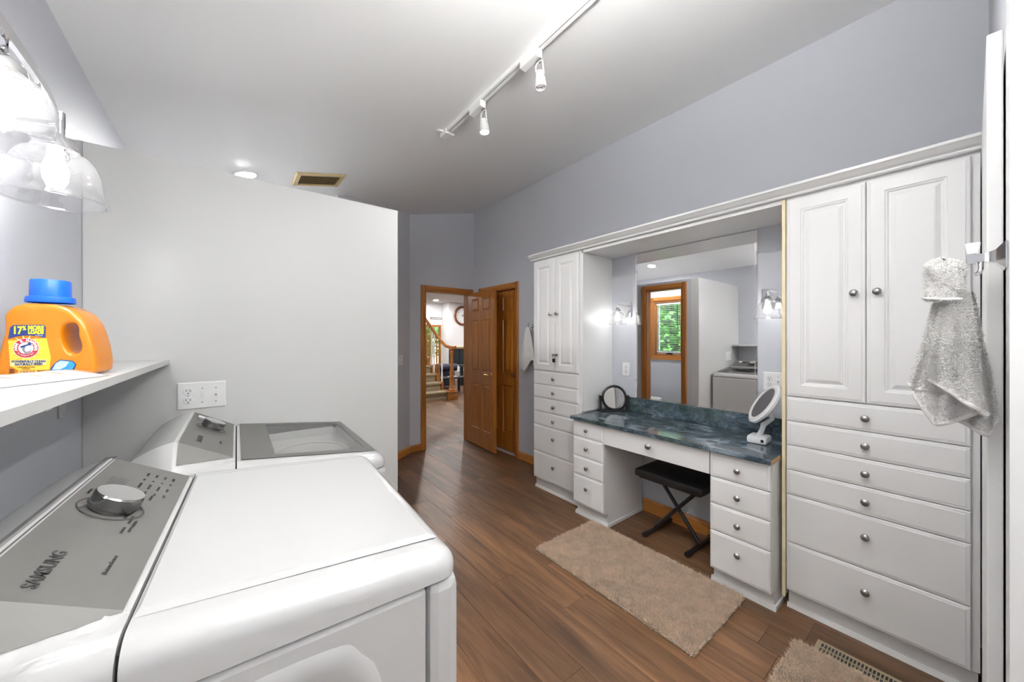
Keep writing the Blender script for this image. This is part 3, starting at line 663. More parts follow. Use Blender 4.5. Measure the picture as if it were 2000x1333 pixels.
# ---------------------------------------------------------------- laundry machines
MW = .69
def machine(kind, ox, oy, rot, label):
    X = Matrix.Translation((ox, oy, 0))@Matrix.Rotation(rot, 4, 'Z')
    t = thing(kind, label, kind.split('_')[-1], tuple(X@Vector((.09, MW/2, 0))))
    R, x0, x1 = (.038 if kind == 'clothes_dryer' else .045), -.27, (.436 if kind == 'clothes_dryer' else .455)
    zs, ze, ZB = (1.045, .030, .972) if kind == 'clothes_dryer' else (1.018, .052, .918)
    def wedge(x):
        if x > 0: return zs-ze*(x/.455)
        if x > -.145: return zs+.078*(-x/.145)
        k = (-x-.145)/.125; return zs+.078-.02*k-.05*k*k
    def base(x): return zs-ze*(max(x, 0)/.455)
    def hz(x, y, foot=True):
        h = wedge(x)
        if x < 0:
            yf = .07; dd = max(0, yf-y, y-(MW-yf)); h = max(base(x), h-1.3*dd)
        return h
    def pt(x, y):          # rounded footprint and edge drop
        dx = max(0, x-(x1-R), (x0+R)-x)/R; sx = 1 if x > 0 else -1; dy = max(0, y-(MW-R), R-y)/R; sy = 1 if y > MW/2 else -1
        h = hz(x, y)
        if dx > 0 or dy > 0:
            mx, my = dx*math.sqrt(1-dy*dy/2), dy*math.sqrt(1-dx*dx/2)
            cx = (x1-R if sx > 0 else x0+R) if dx > 0 else x; cy = (MW-R if sy > 0 else R) if dy > 0 else y
            x2 = cx+(sx*R*mx if dx > 0 else 0); y2 = cy+(sy*R*my if dy > 0 else 0)
            r = min(1, math.hypot(mx if dx > 0 else 0, my if dy > 0 else 0)); h -= R*.9*(1-math.sqrt(max(0, 1-r*r)))
            return (x2, y2, h)
        return (x, y, h)
    def lin(a, b, n): return [a+(b-a)*i/(n-1) for i in range(n)]
    def dense(a, b, n):
        e1 = [a+R*(1-math.cos(PI/2*i/8)) for i in range(8)]; return e1+lin(a+R, b-R, n)+[b-R*(1-math.cos(PI/2*i/8)) for i in range(8)][::-1]
    ys = dense(0, MW, 40)
    GX0, GX1, GY0, GY1 = .105, .395, .085, .605
    def shell(xs, skip=None, off=0):
        zb = ZB
        mb = MB(X); nx, ny = len(xs), len(ys); mb.v = [pt(x, y) for x in xs for y in ys]
        for i in range(nx-1):
            for j in range(ny-1):
                if skip and skip((xs[i]+xs[i+1])/2, (ys[j]+ys[j+1])/2): continue
                mb.f.append((i*ny+j, (i+1)*ny+j, (i+1)*ny+j+1, i*ny+j+1))
        rim = [i*ny for i in range(nx)]+[(nx-1)*ny+j for j in range(1, ny)]+[i*ny+ny-1 for i in range(nx-2, -1, -1)]+[j for j in range(ny-2, 0, -1)]
        k = len(mb.v); mb.v += [(mb.v[i][0], mb.v[i][1], zb) for i in rim]; m = len(rim)
        mb.f += [(rim[i], k+i, k+(i+1) % m, rim[(i+1) % m]) for i in range(m)]
        return mb
    xsF = lin(.002, .095, 6)+[GX0]+lin(.13, .37, 8)+[GX1]+[x1-R*(1-math.cos(PI/2*i/8)) for i in range(9)][::-1]
    xsB = [x0+R*(1-math.cos(PI/2*i/8)) for i in range(8)]+lin(x0+R, -.146, 5)+[-.145]+lin(-.14, -.002, 14)
    ys = sorted(set([round(v, 5) for v in ys]+[GY0, GY1, .07, MW-.07]))
    glassy = kind == 'washing_machine'
    hole = (lambda x, y: GX0 < x < GX1 and GY0 < y < GY1) if glassy else None
    obj('lid' if glassy else 'top_panel', shell(xsF, hole), APPL, t, smooth=35)
    bk = obj('console_housing', shell(xsB), APPL, t, smooth=35)
    obj('seam', MB(X).box(-.003, .003, .012, MW-.012, ZB-.003, zs-.014), GASKET, t)
    # cabinet body
    mb = MB(X); mb.box(x0+.005, x1-.062, .003, MW-.003, .03, ZB-.002, .012); obj('cabinet', mb, APPL, t)
    mb = MB(X); mb.box(x1-.0605, x1-.002, .001, MW-.001, .03, ZB-.002, .018); obj('front_panel', mb, APPL, t)
    for fx in (x0+.06, x1-.1):
        for fy in (.06, MW-.06): obj('foot', MB(X).lathe([(.022, .001), (.022, .012), (.012, .016), (.012, .032)], (fx, fy, 0), n=12), BLACKP, t)
    # raised shape pressed into the side sheet
    if not glassy:
        ol = [(-.06, .30), (-.06, .80), (-.02, .90), (.06, .935), (.22, .937), (.265, .91), (.305, .80), (.34, .30)]
        sp = smooth_closed(ol, 4); mb = MB(X); cxm = sum(p[0] for p in sp)/len(sp); czm = sum(p[1] for p in sp)/len(sp)
        mb.loops([[(cxm+(p[0]-cxm)*s, .0035-h, czm+(p[1]-czm)*s) for p in sp] for s, h in ((1, 0), (.96, .0030), (.91, .0040), (.85, .0040), (.81, .0015))]); obj('side_embossing', mb, APPL, t, smooth=True)
        mb = MB(X)  # soft raised step on the top
        mb.loops([[( cxx+sx*ax*1.0, MW/2+sy*ay, hz(min(max(cxx+sx*ax, .003), x1-.055), .3)+h) for sx, sy in ((-1, -1), (1, -1), (1, 1), (-1, 1))] for (cxx, ax, ay, h) in ((.2075, .2045, MW/2-.055, .0003), (.2045, .1975, MW/2-.068, .004), (.2035, .1960, MW/2-.073, .0045))]); obj('raised_top', mb, APPL, t)
    # silver control panel
    ya, yb = .07, MW-.07
    def pan(u, v):
        x = -.008-(.128)*u
        drop = .062*u/.75
        lo, hi = ya-drop*.95-.002, yb+drop*.95+.002
        y = lo+(hi-lo)*v; return (x, y, hz(x, y)+.0022)
    def pan2(u, v):
        p = pan(u, v); return p
    mb = MB(X); nv = 41; nu = 9
    vs = []
    for i in range(nu):
        u = i/(nu-1); x = -.008-.128*u; d0 = .06*u/1.3*.92
        yl = [ya-d0-.001, ya-d0*.5]+lin(ya, yb, nv-4)+[yb+d0*.5, yb+d0+.001]
        vs += [(x, y, hz(x, y)+.0022) for y in yl]
    nvv = nv
    fs = [(i*nvv+j, (i+1)*nvv+j, (i+1)*nvv+j+1, i*nvv+j+1) for i in range(nu-1) for j in range(nvv-1)]
    mb.add(vs, fs); cp = obj('control_panel', mb, PANEL, t, smooth=20)
    if not glassy:
        mb = MB(X); mb.add([(-.139, ya-.02, hz(-.139, .3)+.0012), (-.139, yb+.02, hz(-.139, .3)+.0012), (-.158, yb+.02, hz(-.158, .3)+.0012), (-.158, ya-.02, hz(-.158, .3)+.0012)], [(0, 1, 2, 3)]); obj('rear_groove', mb, PANELD, t)
    # panel frame: x along +y, y up the slope
    po = Vector((0, 0, zs+.0034)); ps = Vector((-.145, 0, .078)).normalized()
    def PM(y, s): return X@frame_mat(po+Vector((0, y, 0))+ps*s, (0, 1, 0), ps)
    ky, ks = (.355, .095) if not glassy else (.40, .085)
    K = PM(ky, ks)
    mb = MB(K); mb.lathe([(.044, .0002), (.046, .0008), (.047, .0002)], n=40, caps=False); obj('dial_ring', mb, PRINT, cp)
    mb = MB(K); mb.lathe([(.031, 0), (.031, .005), (.0335, .007), (.036, .0075), (.036, .026), (.034, .0285), (.0, .0287)], n=40, caps=False); kn = obj('dial', mb, mat('dial_side_'+kind, (.30, .30, .30), .15, 1), t, smooth=30)
    mb = MB(K); mb.lathe([(0, .0290), (.0335, .0288), (.0335, .0284)], n=40, caps=False); obj('dial_cap', mb, mat('dial_cap_'+kind, (.62, .62, .61), .35, 1), kn)
    text('SAMSUNG', PM(ky-.212, .106), PRINT, .0205, cp, bold=.0003)
    text('MoistureSensor' if not glassy else 'VRT Plus', PM(ky-.185, .048), PRINT, .0085, cp)
    mb = MB(PM(ky+.118, .118)); mb.box(-.032, .032, -.014, .014, 0, .0006); obj('display', mb, DISPLAY, cp)
    if not glassy:
        for i, s in enumerate(('NORMAL', 'HEAVY DUTY', 'BEDDING', 'PERM PRESS', 'DELICATES')): text(s, PM(ky-.075+i*.014, ks-.035-.010*math.sin(i)), PRINT, .006, cp)
        for i, s in enumerate(('SANITIZE', 'TIME DRY', 'AIR FLUFF', 'QUICK DRY', 'WRINKLE')): text(s, PM(ky+.055+i*.006, ks+.045-i*.022), PRINT, .006, cp)
        for i, col in enumerate((('TEMP', 'HIGH', 'MED', 'LOW'), ('DRY LEVEL', 'VERY DRY', 'NORMAL', 'DAMP'), ('TIME', '60', '40', '20'), ('SIGNAL', 'LOCK', 'START', 'PAUSE'))):
            for j, s in enumerate(col): text(s, PM(ky+.100+i*.036, .082-j*.016), PRINT, .0062, cp)
    else:
        for i, s in enumerate(('NORMAL', 'HEAVY', 'QUICK')): text(s, PM(ky+.07, .11-i*.02), PRINT, .006, cp)
        obj('badge', MB(PM(.56, .125)).box(-.025, .012, -.012, .012, 0, .001), LWHITE, cp)
        # grey lid surround, glass and tub
        mb = MB(X); xs = lin(.012, .095, 5)+[GX0]+lin(.14, .36, 6)+[GX1]+lin(.405, .425, 3); yy = lin(.045, .08, 3)+[GY0]+lin(.12, .57, 12)+[GY1]+lin(.612, .645, 3)
        n2 = len(yy); mb.v = [(x, y, hz(x, y)+.0025) for x in xs for y in yy]
        mb.f = [(i*n2+j, (i+1)*n2+j, (i+1)*n2+j+1, i*n2+j+1) for i in range(len(xs)-1) for j in range(n2-1) if not hole((xs[i]+xs[i+1])/2, (yy[j]+yy[j+1])/2)]
        obj('lid_surround', mb, PANEL, t)
        mb = MB(X); mb.add([(x, y, hz(x, y)+.0018) for x, y in ((GX0, GY0), (GX1, GY0), (GX1, GY1), (GX0, GY1))], [(0, 1, 2, 3)]); gl = obj('lid_glass', mb, LIDGLASS, t, fix=False)
        text('VRT', X@frame_mat((.375, .53, hz(.375, .5)+.0026), (.0, 1, 0), (-1, 0, -.1)), PRINT, .02, gl)
        # inner deck with round opening
        cx, cy, rr = .245, MW/2, .185; mb = MB(X); n = 48; rings = []
        def sq(a):
            c_, s_ = math.cos(a), math.sin(a); k = min((.165/abs(c_)) if abs(c_) > 1e-6 else 9, (.275/abs(s_)) if abs(s_) > 1e-6 else 9); return (cx+c_*k, cy+s_*k)
        A = [2*PI*i/n for i in range(n)]
        rings.append([(*sq(a), .960) for a in A]); rings.append([(sq(a)[0]*.98+cx*.02, sq(a)[1]*.98+cy*.02, .925) for a in A])
        rings.append([(cx+.155*math.cos(a), cy+.2*math.sin(a), .915) for a in A])
        mb.loops(rings, False); obj('inner_deck', mb, APPL, t, smooth=40)
        mb = MB(X); mb.loops([[(cx+k*.155*math.cos(a), cy+k*.2*math.sin(a), z) for a in A] for k, z in ((1.0, .915), (.97, .922), (.88, .918), (.86, .89))], False); obj('balance_ring', mb, TUBG, t, smooth=True)
        mb = MB(X); mb.loops([[(cx+k*.155*math.cos(a), cy+k*.2*math.sin(a), z) for a in A] for k, z in ((.86, .905), (.86, .91-.0), (.84, .5), (.2, .48))]); obj('tub', mb, STEEL, t, smooth=40)
    return t
machine('clothes_dryer', -.100, .602, math.radians(-3.2), 'white dryer with silver console and large dial, nearest the camera')
machine('washing_machine', .022, 1.372, math.radians(-1), 'white top-load washing machine with glass lid, beside the partition')

# ---------------------------------------------------------------- shelf and things on it
SZ = 1.310
sh = thing('wall_shelf', 'long white wall shelf above the laundry machines', 'shelf', (XL, 1.2, SZ-.02))
obj('board', MB().prism([(XL+.001, .35, SZ-.019), (-.225, .35, SZ-.019), (-.190, YP-.002, SZ-.019), (XL+.001, YP-.002, SZ-.019)], (0, 0, .019)), mat('shelf_white', (.60, .60, .59), .35), sh)
for y in (1.84, .9):
    obj('bracket', MB().box(XL+.001, XL+.006, y-.012, y+.012, SZ-.17, SZ-.02).prism([(XL+.006, y-.002, SZ-.16), (XL+.010, y-.002, SZ-.16), (XL+.035, y-.002, SZ-.02), (XL+.006, y-.002, SZ-.02)], (0, .004, 0)).box(XL+.006, -.22, y-.012, y+.012, SZ-.024, SZ-.0195), TRIMW, sh)
# detergent bottle
bl_, br_ = Vector((-.400, 1.402, SZ+.001)), Vector((-.243, 1.360, SZ+.001)); bx = (br_-bl_).normalized(); BW = (br_-bl_).length; BH = .188
BM = frame_mat(bl_, bx, (0, 0, 1))@Matrix.Diagonal((1, 1.54, 1, 1))
dt = thing('detergent_bottle', 'orange laundry detergent bottle with blue cap on white shelf', 'bottle', tuple((bl_+br_)/2))
S = BW/1.40
def q(x, y): return (x*S, y*S)
# outline read from the label view: x 0..1.40, y 0..
out = [(.0, .0), (.0, .10), (.0, .22), (.05, .42), (.10, .58), (.10, .70), (.09, .78), (.14, .86), (.24, .925), (.40, .955), (.75, .955), (.92, .92), (1.10, .85), (1.24, .72), (1.33, .52), (1.39, .30), (1.41, .14), (1.38, .0), (.9, .0), (.5, .0)]
hol = [(1.00, .70), (1.10, .70), (1.145, .63), (1.135, .53), (1.185, .42), (1.185, .33), (1.10, .285), (1.01, .30), (.94, .40), (.90, .55), (.93, .67)]
def chaikin(P, it=3):
    for _ in range(it):
        o = []
        for i in range(len(P)):
            a, b = P[i], P[(i+1) % len(P)]; o += [(a[0]*.75+b[0]*.25, a[1]*.75+b[1]*.25), (a[0]*.25+b[0]*.75, a[1]*.25+b[1]*.75)]
        P = o
    return P
me = round_solid(BM, [q(*p) for p in chaikin(out)], [q(*p) for p in chaikin(hol, 2)], .030, .010, .006).mesh('body', YEL, 50)
body = link('body', me, dt)
capc = BM@Vector((.575*S, .98*S, 0)); cax = (0, 0, 1)
def cap_ring(rx, rz, z, n=48, rib=0): return [BM@Vector((.575*S+(rx+rib*(k % 2))*math.cos(2*PI*k/n), z, (rz+rib*(k % 2))*math.sin(2*PI*k/n))) for k in range(n)]
mb = MB(); mb.loops([cap_ring(.345*S, .036, .975*S), cap_ring(.35*S, .037, 1.0*S), cap_ring(.335*S, .036, 1.05*S), cap_ring(.28*S, .033, 1.06*S)], True); cpo = obj('cap_collar', mb, BLUE, dt, smooth=40)
mb = MB(); mb.loops([cap_ring(.276*S, .032, 1.05*S, 64, .0006), cap_ring(.270*S, .032, 1.265*S, 64, .0006), cap_ring(.262*S, .031, 1.28*S, 64)]); obj('cap', mb, BLUE, dt, smooth=30)
FZ = .0402
def LM(x, y, dz=0): 
    M = BM.copy(); return M@Matrix.Translation((x*S, y*S, FZ+dz))
lab = None
def patch(name, pts, m, dz=0, par=None):
    mb = MB(BM); mb.prism([(a*S, b*S, FZ+dz) for a, b in pts], (0, 0, .0003)); return obj(name, mb, m, par or lab)
lab = patch('front_label', [(.17, .47), (.20, .14), (.32, .08), (.74, .08), (.76, .25), (.70, .50)], LYEL, par=body)
for k in range(14):   # pale sunburst
    a = 2*PI*k/14; c0 = (.42, .37)
    pa = [(c0[0]+.16*math.cos(a-.07), c0[1]+.13*math.sin(a-.07)), (c0[0]+.25*math.cos(a), c0[1]+.18*math.sin(a)), (c0[0]+.16*math.cos(a+.07), c0[1]+.13*math.sin(a+.07))]
    patch('sunburst_ray', pa, PALEY, .0004)
patch('banner', [(.175, .49), (.20, .63), (.24, .665), (.66, .675), (.69, .65), (.685, .50), (.55, .53), (.42, .535), (.28, .52)], NAVY, .0007)
def T(s, x, y, m, size, **k): return text(s, LM(x, y, k.pop('dz', .0012)), m, size*S, lab, **k)
T('17', .30, .595, LIME, .135, bold=.0006); T('%', .395, .625, LIME, .075, bold=.0003); T('MORE', .555, .63, LIME, .075, bold=.0005, sx=1.1); T('LOADS', .555, .575, LIME, .065, bold=.0005, sx=1.05)
T('vs. 28 loads', .60, .535, LWHITE, .022)
def disc(name, r, m, dz, cy=.37):
    mb = MB(BM); mb.prism([((.42+r*math.cos(a))*S, (cy+r*.72*math.sin(a))*S, FZ+dz) for a in [2*PI*k/40 for k in range(40)]], (0, 0, .0003)); return obj(name, mb, m, lab)
disc('emblem_border', .178, LWHITE, .0008); disc('emblem_ring', .170, RED, .0012); disc('emblem_centre', .105, LWHITE, .0016)
for i, ch in enumerate('ARM & HAMMER'):
    a = math.radians(192-i*204/11)
    if ch != ' ':
        M = LM(.42+.137*math.cos(a), .37+.137*.72*math.sin(a), .0019)@Matrix.Rotation(a-PI/2, 4, 'Z'); text(ch, M, LWHITE, .055*S, lab, bold=.0003)
for i, ch in enumerate('THE STANDARD OF PURITY'):
    a = math.radians(218+i*104/21)
    if ch != ' ':
        M = LM(.42+.136*math.cos(a), .37+.136*.72*math.sin(a), .0019)@Matrix.Rotation(a+PI/2, 4, 'Z'); text(ch, M, LWHITE, .020*S, lab)
# arm and hammer
mb = MB(BM)
def gl(pts, dz): mb.prism([((.42+a)*S, (.37+b*.8)*S, FZ+dz) for a, b in pts], (0, 0, .0002))
gl([(-.085, .01), (-.06, .035), (.03, .065), (.025, .085), (.07, .09), (.075, .045), (.035, .045), (-.055, .005)], .0022); obj('hammer_mark', mb, NAVY, lab)
mb = MB(BM); gl([(-.055, -.005), (-.035, .03), (.0, .02), (-.02, -.02), (.0, -.06), (.055, -.045), (.08, -.015), (.06, -.075), (-.005, -.095), (-.04, -.05)], .0021); obj('arm_mark', mb, mat('mark_grey', (.25, .27, .32), .5), lab)
patch('slogan_band', [(.20, .14), (.20, .21), (.70, .225), (.70, .15)], PALEY, .0007)
T('POWERFULLY CLEAN', .455, .195, NAVY, .042, sx=1.15, bold=.0002); T('NATURALLY FRESH', .455, .16, NAVY, .040, sx=1.1, bold=.0002)
T('A FRESH BURST OF CLEAN', .42, .122, BROWNT, .020); T('DETERGENT', .42, .10, BROWNT, .020); T('33', .225, .075, BROWNT, .075, bold=.0005); T('LOADS', .225, .035, BROWNT, .022)
patch('code_panel', [(.31, .03), (.31, .085), (.57, .09), (.57, .03)], mat('label_buff', (.80, .45, .12), .5), .0007)
mb = MB(BM)
for k in range(14):
    x = .34+k*.015; mb.box(x*S, (x+.004+.006*((k*7) % 3 == 0))*S, .037*S, .082*S, FZ+.0011, FZ+.0013)
obj('bar_code', mb, BROWNT, lab)
T('BIODEGRADABLE', .665, .075, BROWNT, .022); T('SURFACTANTS', .665, .05, BROWNT, .018)
patch('scent_border', [(.735, .02), (.76, .10), (.82, .17), (.90, .215), (1.08, .195), (1.135, .15), (1.10, .07), (1.02, .03)], NAVY, .0008)
patch('scent_picture', [(.77, .075), (.83, .165), (.905, .205), (1.07, .187), (1.12, .15), (1.08, .085), (1.0, .07)], LBLUE, .0012)
patch('scent_splash', [(.79, .085), (.84, .165), (.91, .200), (1.03, .185), (.98, .12), (.90, .085)], LPALE, .0015)
T('Clean Burst', .90, .048, LWHITE, .045, bold=.0003)
# wrapped white package in front of bottle
def pkg(u, v):
    L, Wd = .30, .085; x = -L/2+L*u; y = -Wd/2+Wd*v
    e = min(1, min(u, 1-u)*7)*1.0; ed = math.sin(PI*v)**.5 if 0 < v < 1 else 0
    z = .019*ed*math.sin(min(1, min(u, 1-u)*5)*PI/2)+.0016*math.sin(u*40+v*9)*ed
    return (x, y, max(0.0005, z))
PK = Matrix.Translation((-.322, 1.165, SZ+.0005))@Matrix.Rotation(math.radians(64), 4, 'Z')
mb = MB(PK); mb.grid(50, 16, pkg); mb.grid(2, 2, lambda u, v: (-.15+.30*u, -.0425+.085*v, .0002)); tag(obj('wrapped_package', mb, WRAP, None, smooth=True), 'flat package in crinkled white plastic wrap before the detergent', 'package')

# ---------------------------------------------------------------- mirrors on counter
def ring(mb, M, R, r, n=40, sq=1): return mb.tube([M@Vector((R*math.cos(a), R*math.sin(a)*sq, 0)) for a in [2*PI*k/n for k in range(n)]], r, 10, closed=True)
km = thing('makeup_mirror', 'round black-framed tabletop mirror in the far counter corner', 'mirror', (2.545, 1.86, ZC))
C0 = Vector((2.545, 1.855, ZC+.112)); axv = Vector((.80, -.60, 0)).normalized(); nv_ = Vector((-.60, -.80, .10)).normalized()
KM = frame_mat(C0, axv, nv_.cross(axv))
obj('frame_ring', ring(MB(), KM, .096, .011), BLACKP, km, smooth=True)
obj('glass', MB(KM).lathe([(0, .004), (.090, .004), (.090, -.004), (0, -.004)], n=40, caps=False), MIRROR, km)
mb = MB()
for s in (-1, 1):
    p = C0+axv*s*.116; mb.box(-.011, .011, -.018, .018, -C0.z+ZC+.001, .012, .003)
ar = []
for s in (-1, 1):
    b_ = MB(frame_mat((C0.x+axv.x*s*.116, C0.y+axv.y*s*.116, 0), axv, axv.cross(Vector((0, 0, 1)))*-1)); b_.box(-.009, .009, -.018, .018, ZC+.001, C0.z+.02, .003)
    # frame_mat third axis is up here
    obj('upright', b_, BLACKP, km)
    obj('pivot', MB().tube([C0+axv*s*.100, C0+axv*s*.128], .009), BLACKP, km, smooth=True)
b_ = MB(frame_mat((C0.x, C0.y, 0), axv, axv.cross(Vector((0, 0, 1)))*-1)); b_.box(-.124, .124, -.022, .022, ZC+.001, ZC+.012, .003); obj('base', b_, BLACKP, km)
wm = thing('lighted_mirror', 'white oval standing makeup mirror at the right counter end', 'mirror', (2.46, .775, ZC))
B0 = Vector((2.455, .775, ZC)); fx = Vector((-.72, -.05, 0)).normalized(); fy = Vector((-fx.y, fx.x, 0))
FB = frame_mat(B0, fx, fy)
mb = MB(FB); mb.box(-.062, .062, -.050, .050, .001, .042, .014); bs = obj('base', mb, WPLAST, wm, smooth=30)
obj('power_switch', MB(FB).box(.0605, .0635, .022, .036, .014, .030), BLACKP, wm)
obj('stem', MB().tube([B0+Vector((-.0, 0, .035)), B0+Vector((.01, -.012, .075)), B0+Vector((.012, -.02, .11))], [.017, .013, .015]), WPLAST, wm, smooth=True)
WC = B0+Vector((-.025, -.030, .235)); wn = Vector((-.47, .68, .52)).normalized(); wx = Vector((0, 0, 1)).cross(wn).normalized(); WMx = frame_mat(WC, wx, wn.cross(wx))
obj('yoke', MB().tube([B0+Vector((.012, -.02, .105)), WC-wn*.05+Vector((0, 0, -.06)), WC-wn*.03], [.014, .012, .012]), WPLAST, wm, smooth=True)
mb = MB(WMx); mb.lathe([(.080, .004), (.098, .006), (.106, 0), (.104, -.014), (.080, -.028), (.03, -.036), (0, -.036)], n=48, caps=False); mb.v = [(x*1.1, y*1.22, z) for x, y, z in mb.v]; obj('shell', mb, WPLAST, wm, smooth=True)
mb = MB(WMx); mb.lathe([(0, .0045), (.080, .0045)], n=48, caps=False); mb.v = [(x*1.1, y*1.22, z) for x, y, z in mb.v]; obj('glass', mb, MIRROR, wm)
mb = MB(WMx); mb.lathe([(.080, .005), (.082, .0075), (.094, .0085), (.096, .0055)], n=48, caps=False); mb.v = [(x*1.1, y*1.22, z) for x, y, z in mb.v]; obj('light_ring', mb, mat('frosted_ring', (.72, .72, .72), .4), wm, smooth=True)

# ---------------------------------------------------------------- folding stool
st = thing('folding_stool', 'black folding stool with padded seat and crossed legs under vanity', 'stool', (2.45, 1.25, 0))
obj('seat', MB().box(2.275, 2.605, 1.015, 1.49, .425, .478, .02), VINYL, st, smooth=30)
obj('seat_pan', MB().box(2.30, 2.58, 1.04, 1.465, .412, .426, .003), BLACKP, st)
for ya, yb in ((1.425, 1.10), (1.125, 1.43)):
    lg = obj('leg', MB().tube([(2.44 if ya > 1.3 else 2.475, ya, .03), (2.44 if ya > 1.3 else 2.475, yb, .412)], .013), BLACKP, st, smooth=True)
    ft = obj('foot_bar', MB().tube([(2.315, ya, .020), (2.635, ya, .020)], .014), BLACKP, lg, smooth=True)
    for x in (2.30, 2.625): obj('end_cap', MB().tube([(x, ya, .0205), (x+.03, ya, .0205)], .0175), BLACKP, lg, smooth=True)
obj('pivot_bolt', MB().tube([(2.42, 1.268, .218), (2.50, 1.268, .218)], .010), BLACKP, st, smooth=True)
obj('latch', MB().box(2.40, 2.50, 1.42, 1.45, .395, .413, .003), BLACKP, st)

# ---------------------------------------------------------------- rugs, floor register
def blades(n, pos, nor, L, wd, seed=1):
    """pos, nor arrays (n,3): thin triangles"""
    rs = np.random.RandomState(seed); t = rs.normal(size=(n, 3)); t -= (t*nor).sum(1)[:, None]*nor; t /= np.linalg.norm(t, axis=1)[:, None]
    lean = rs.normal(size=(n, 3))*.55; d = nor+lean; d /= np.linalg.norm(d, axis=1)[:, None]; ln = L*(.7+.6*rs.rand(n))[:, None]
    v = np.empty((n*3, 3)); v[0::3] = pos-t*wd; v[1::3] = pos+t*wd; v[2::3] = pos+d*ln
    return v
def rug_blades(n, p):
    f = lambda a, b, c: np.sin(p[:, 0]*a+c+1.7*np.sin(p[:, 1]*b))*np.cos(p[:, 1]*a*.8+1.3*np.sin(p[:, 0]*b+c))
    lx = f(95, 60, .3)+.7*f(190, 110, 2.1); ly = f(88, 70, 4.0)+.7*f(210, 90, 1.2)
    nn = np.stack([lx*.75, ly*.75, np.full(n, 1.)], 1); nn /= np.linalg.norm(nn, axis=1)[:, None]
    return blades(n, p, nn, .020, .0030, 3)
def raw_tris(name, v, m, parent):
    n = len(v)//3; me = bpy.data.meshes.new(name); me.vertices.add(len(v)); me.vertices.foreach_set('co', v.astype(np.float32).ravel())
    me.loops.add(n*3); me.loops.foreach_set('vertex_index', np.arange(n*3, dtype=np.int32)); me.polygons.add(n); me.polygons.foreach_set('loop_start', np.arange(0, n*3, 3, dtype=np.int32))
    me.update(); me.validate(); me.materials.append(m); o = link(name, me, parent); o['kind'] = 'stuff'; return o
def rug(x0, x1, y0, y1, label, n, skew=0):
    r = thing('bath_rug', label, 'rug', ((x0+x1)/2, (y0+y1)/2, 0), 'shaggy tan bath rugs')
    obj('backing', MB().box(x0, x1, y0, y1, .0008, .012, .004), RUGB, r)
    rs = np.random.RandomState(int(n)); p = np.stack([x0+.004+(x1-x0-.008)*rs.rand(n), y0+.004+(y1-y0-.008)*rs.rand(n), np.full(n, .011)], 1)
    raw_tris('pile', rug_blades(n, p), RUGM, r); return r
ru = rug(1.603, 2.178, .752, 1.782, 'long tan shag bath rug on the floor before the vanity', 110000)
obj('care_tag', MB().box(1.985, 2.02, 1.781, 1.80, .004, .0055), LYEL, ru)
rug(1.46, 2.052, .02, .507, 'tan shag bath rug at the lower edge, partly beside the floor register', 60000)
fv = thing('floor_register', 'tan slotted floor heat register beside the second rug', 'vent', (2.10, .29, 0))
mb = MB(); mb.loops([[(2.058+i, .12+i, h), (2.158-i, .12+i, h), (2.158-i, .445-i, h), (2.058+i, .445-i, h)] for i, h in ((0, .0006), (.002, .004), (.014, .006), (.016, .002))], False); obj('frame', mb, VENTM, fv)
obj('backing', MB().box(2.072, 2.144, .134, .431, .0005, .0015), SLOT, fv)
for k in range(25): obj('slat', MB().box(2.073, 2.143, .138+k*.012, .138+k*.012+.004, .0016, .005), VENTM, fv)
obj('slat', MB().box(2.104, 2.111, .135, .430, .0016, .0056), VENTM, fv)

# ---------------------------------------------------------------- hooks and towels
def hook_near():
    h = thing('robe_hook', 'chrome robe hook with crystal knob on the white wall end', 'hook', (1.2, -.042, 1.56))
    mb = MB(); mb.loops([[(1.2+sx*a, y, 1.562+sz*b) for sx, sz in ((-1, -1), (1, -1), (1, 1), (-1, 1))] for y, a, b in ((-.0415, .026, .026), (-.039, .026, .026), (-.028, .014, .013), (-.016, .008, .008), (-.006, .008, .008), (-.004, .009, .010), (.007, .009, .010), (.008, .007, .008))]); obj('post', mb, mat('hook_chrome', (.55, .55, .56), .12, 1), h, smooth=30)
    obj('prong', MB().tube([(1.2, -.010, 1.556), (1.2, -.010, 1.540), (1.2, -.007, 1.531), (1.2, -.002, 1.530)], .004), CHROME, h, smooth=True)
    mb = MB(); mb.loops([[(1.2+sx*a, .000+sy*a, z) for sx, sy in ((-1, -1), (1, -1), (1, 1), (-1, 1))] for z, a in ((1.572, .006), (1.576, .007), (1.592, .010), (1.594, .008))]); obj('crystal_knob', mb, LWHITE, h)
hook_near()
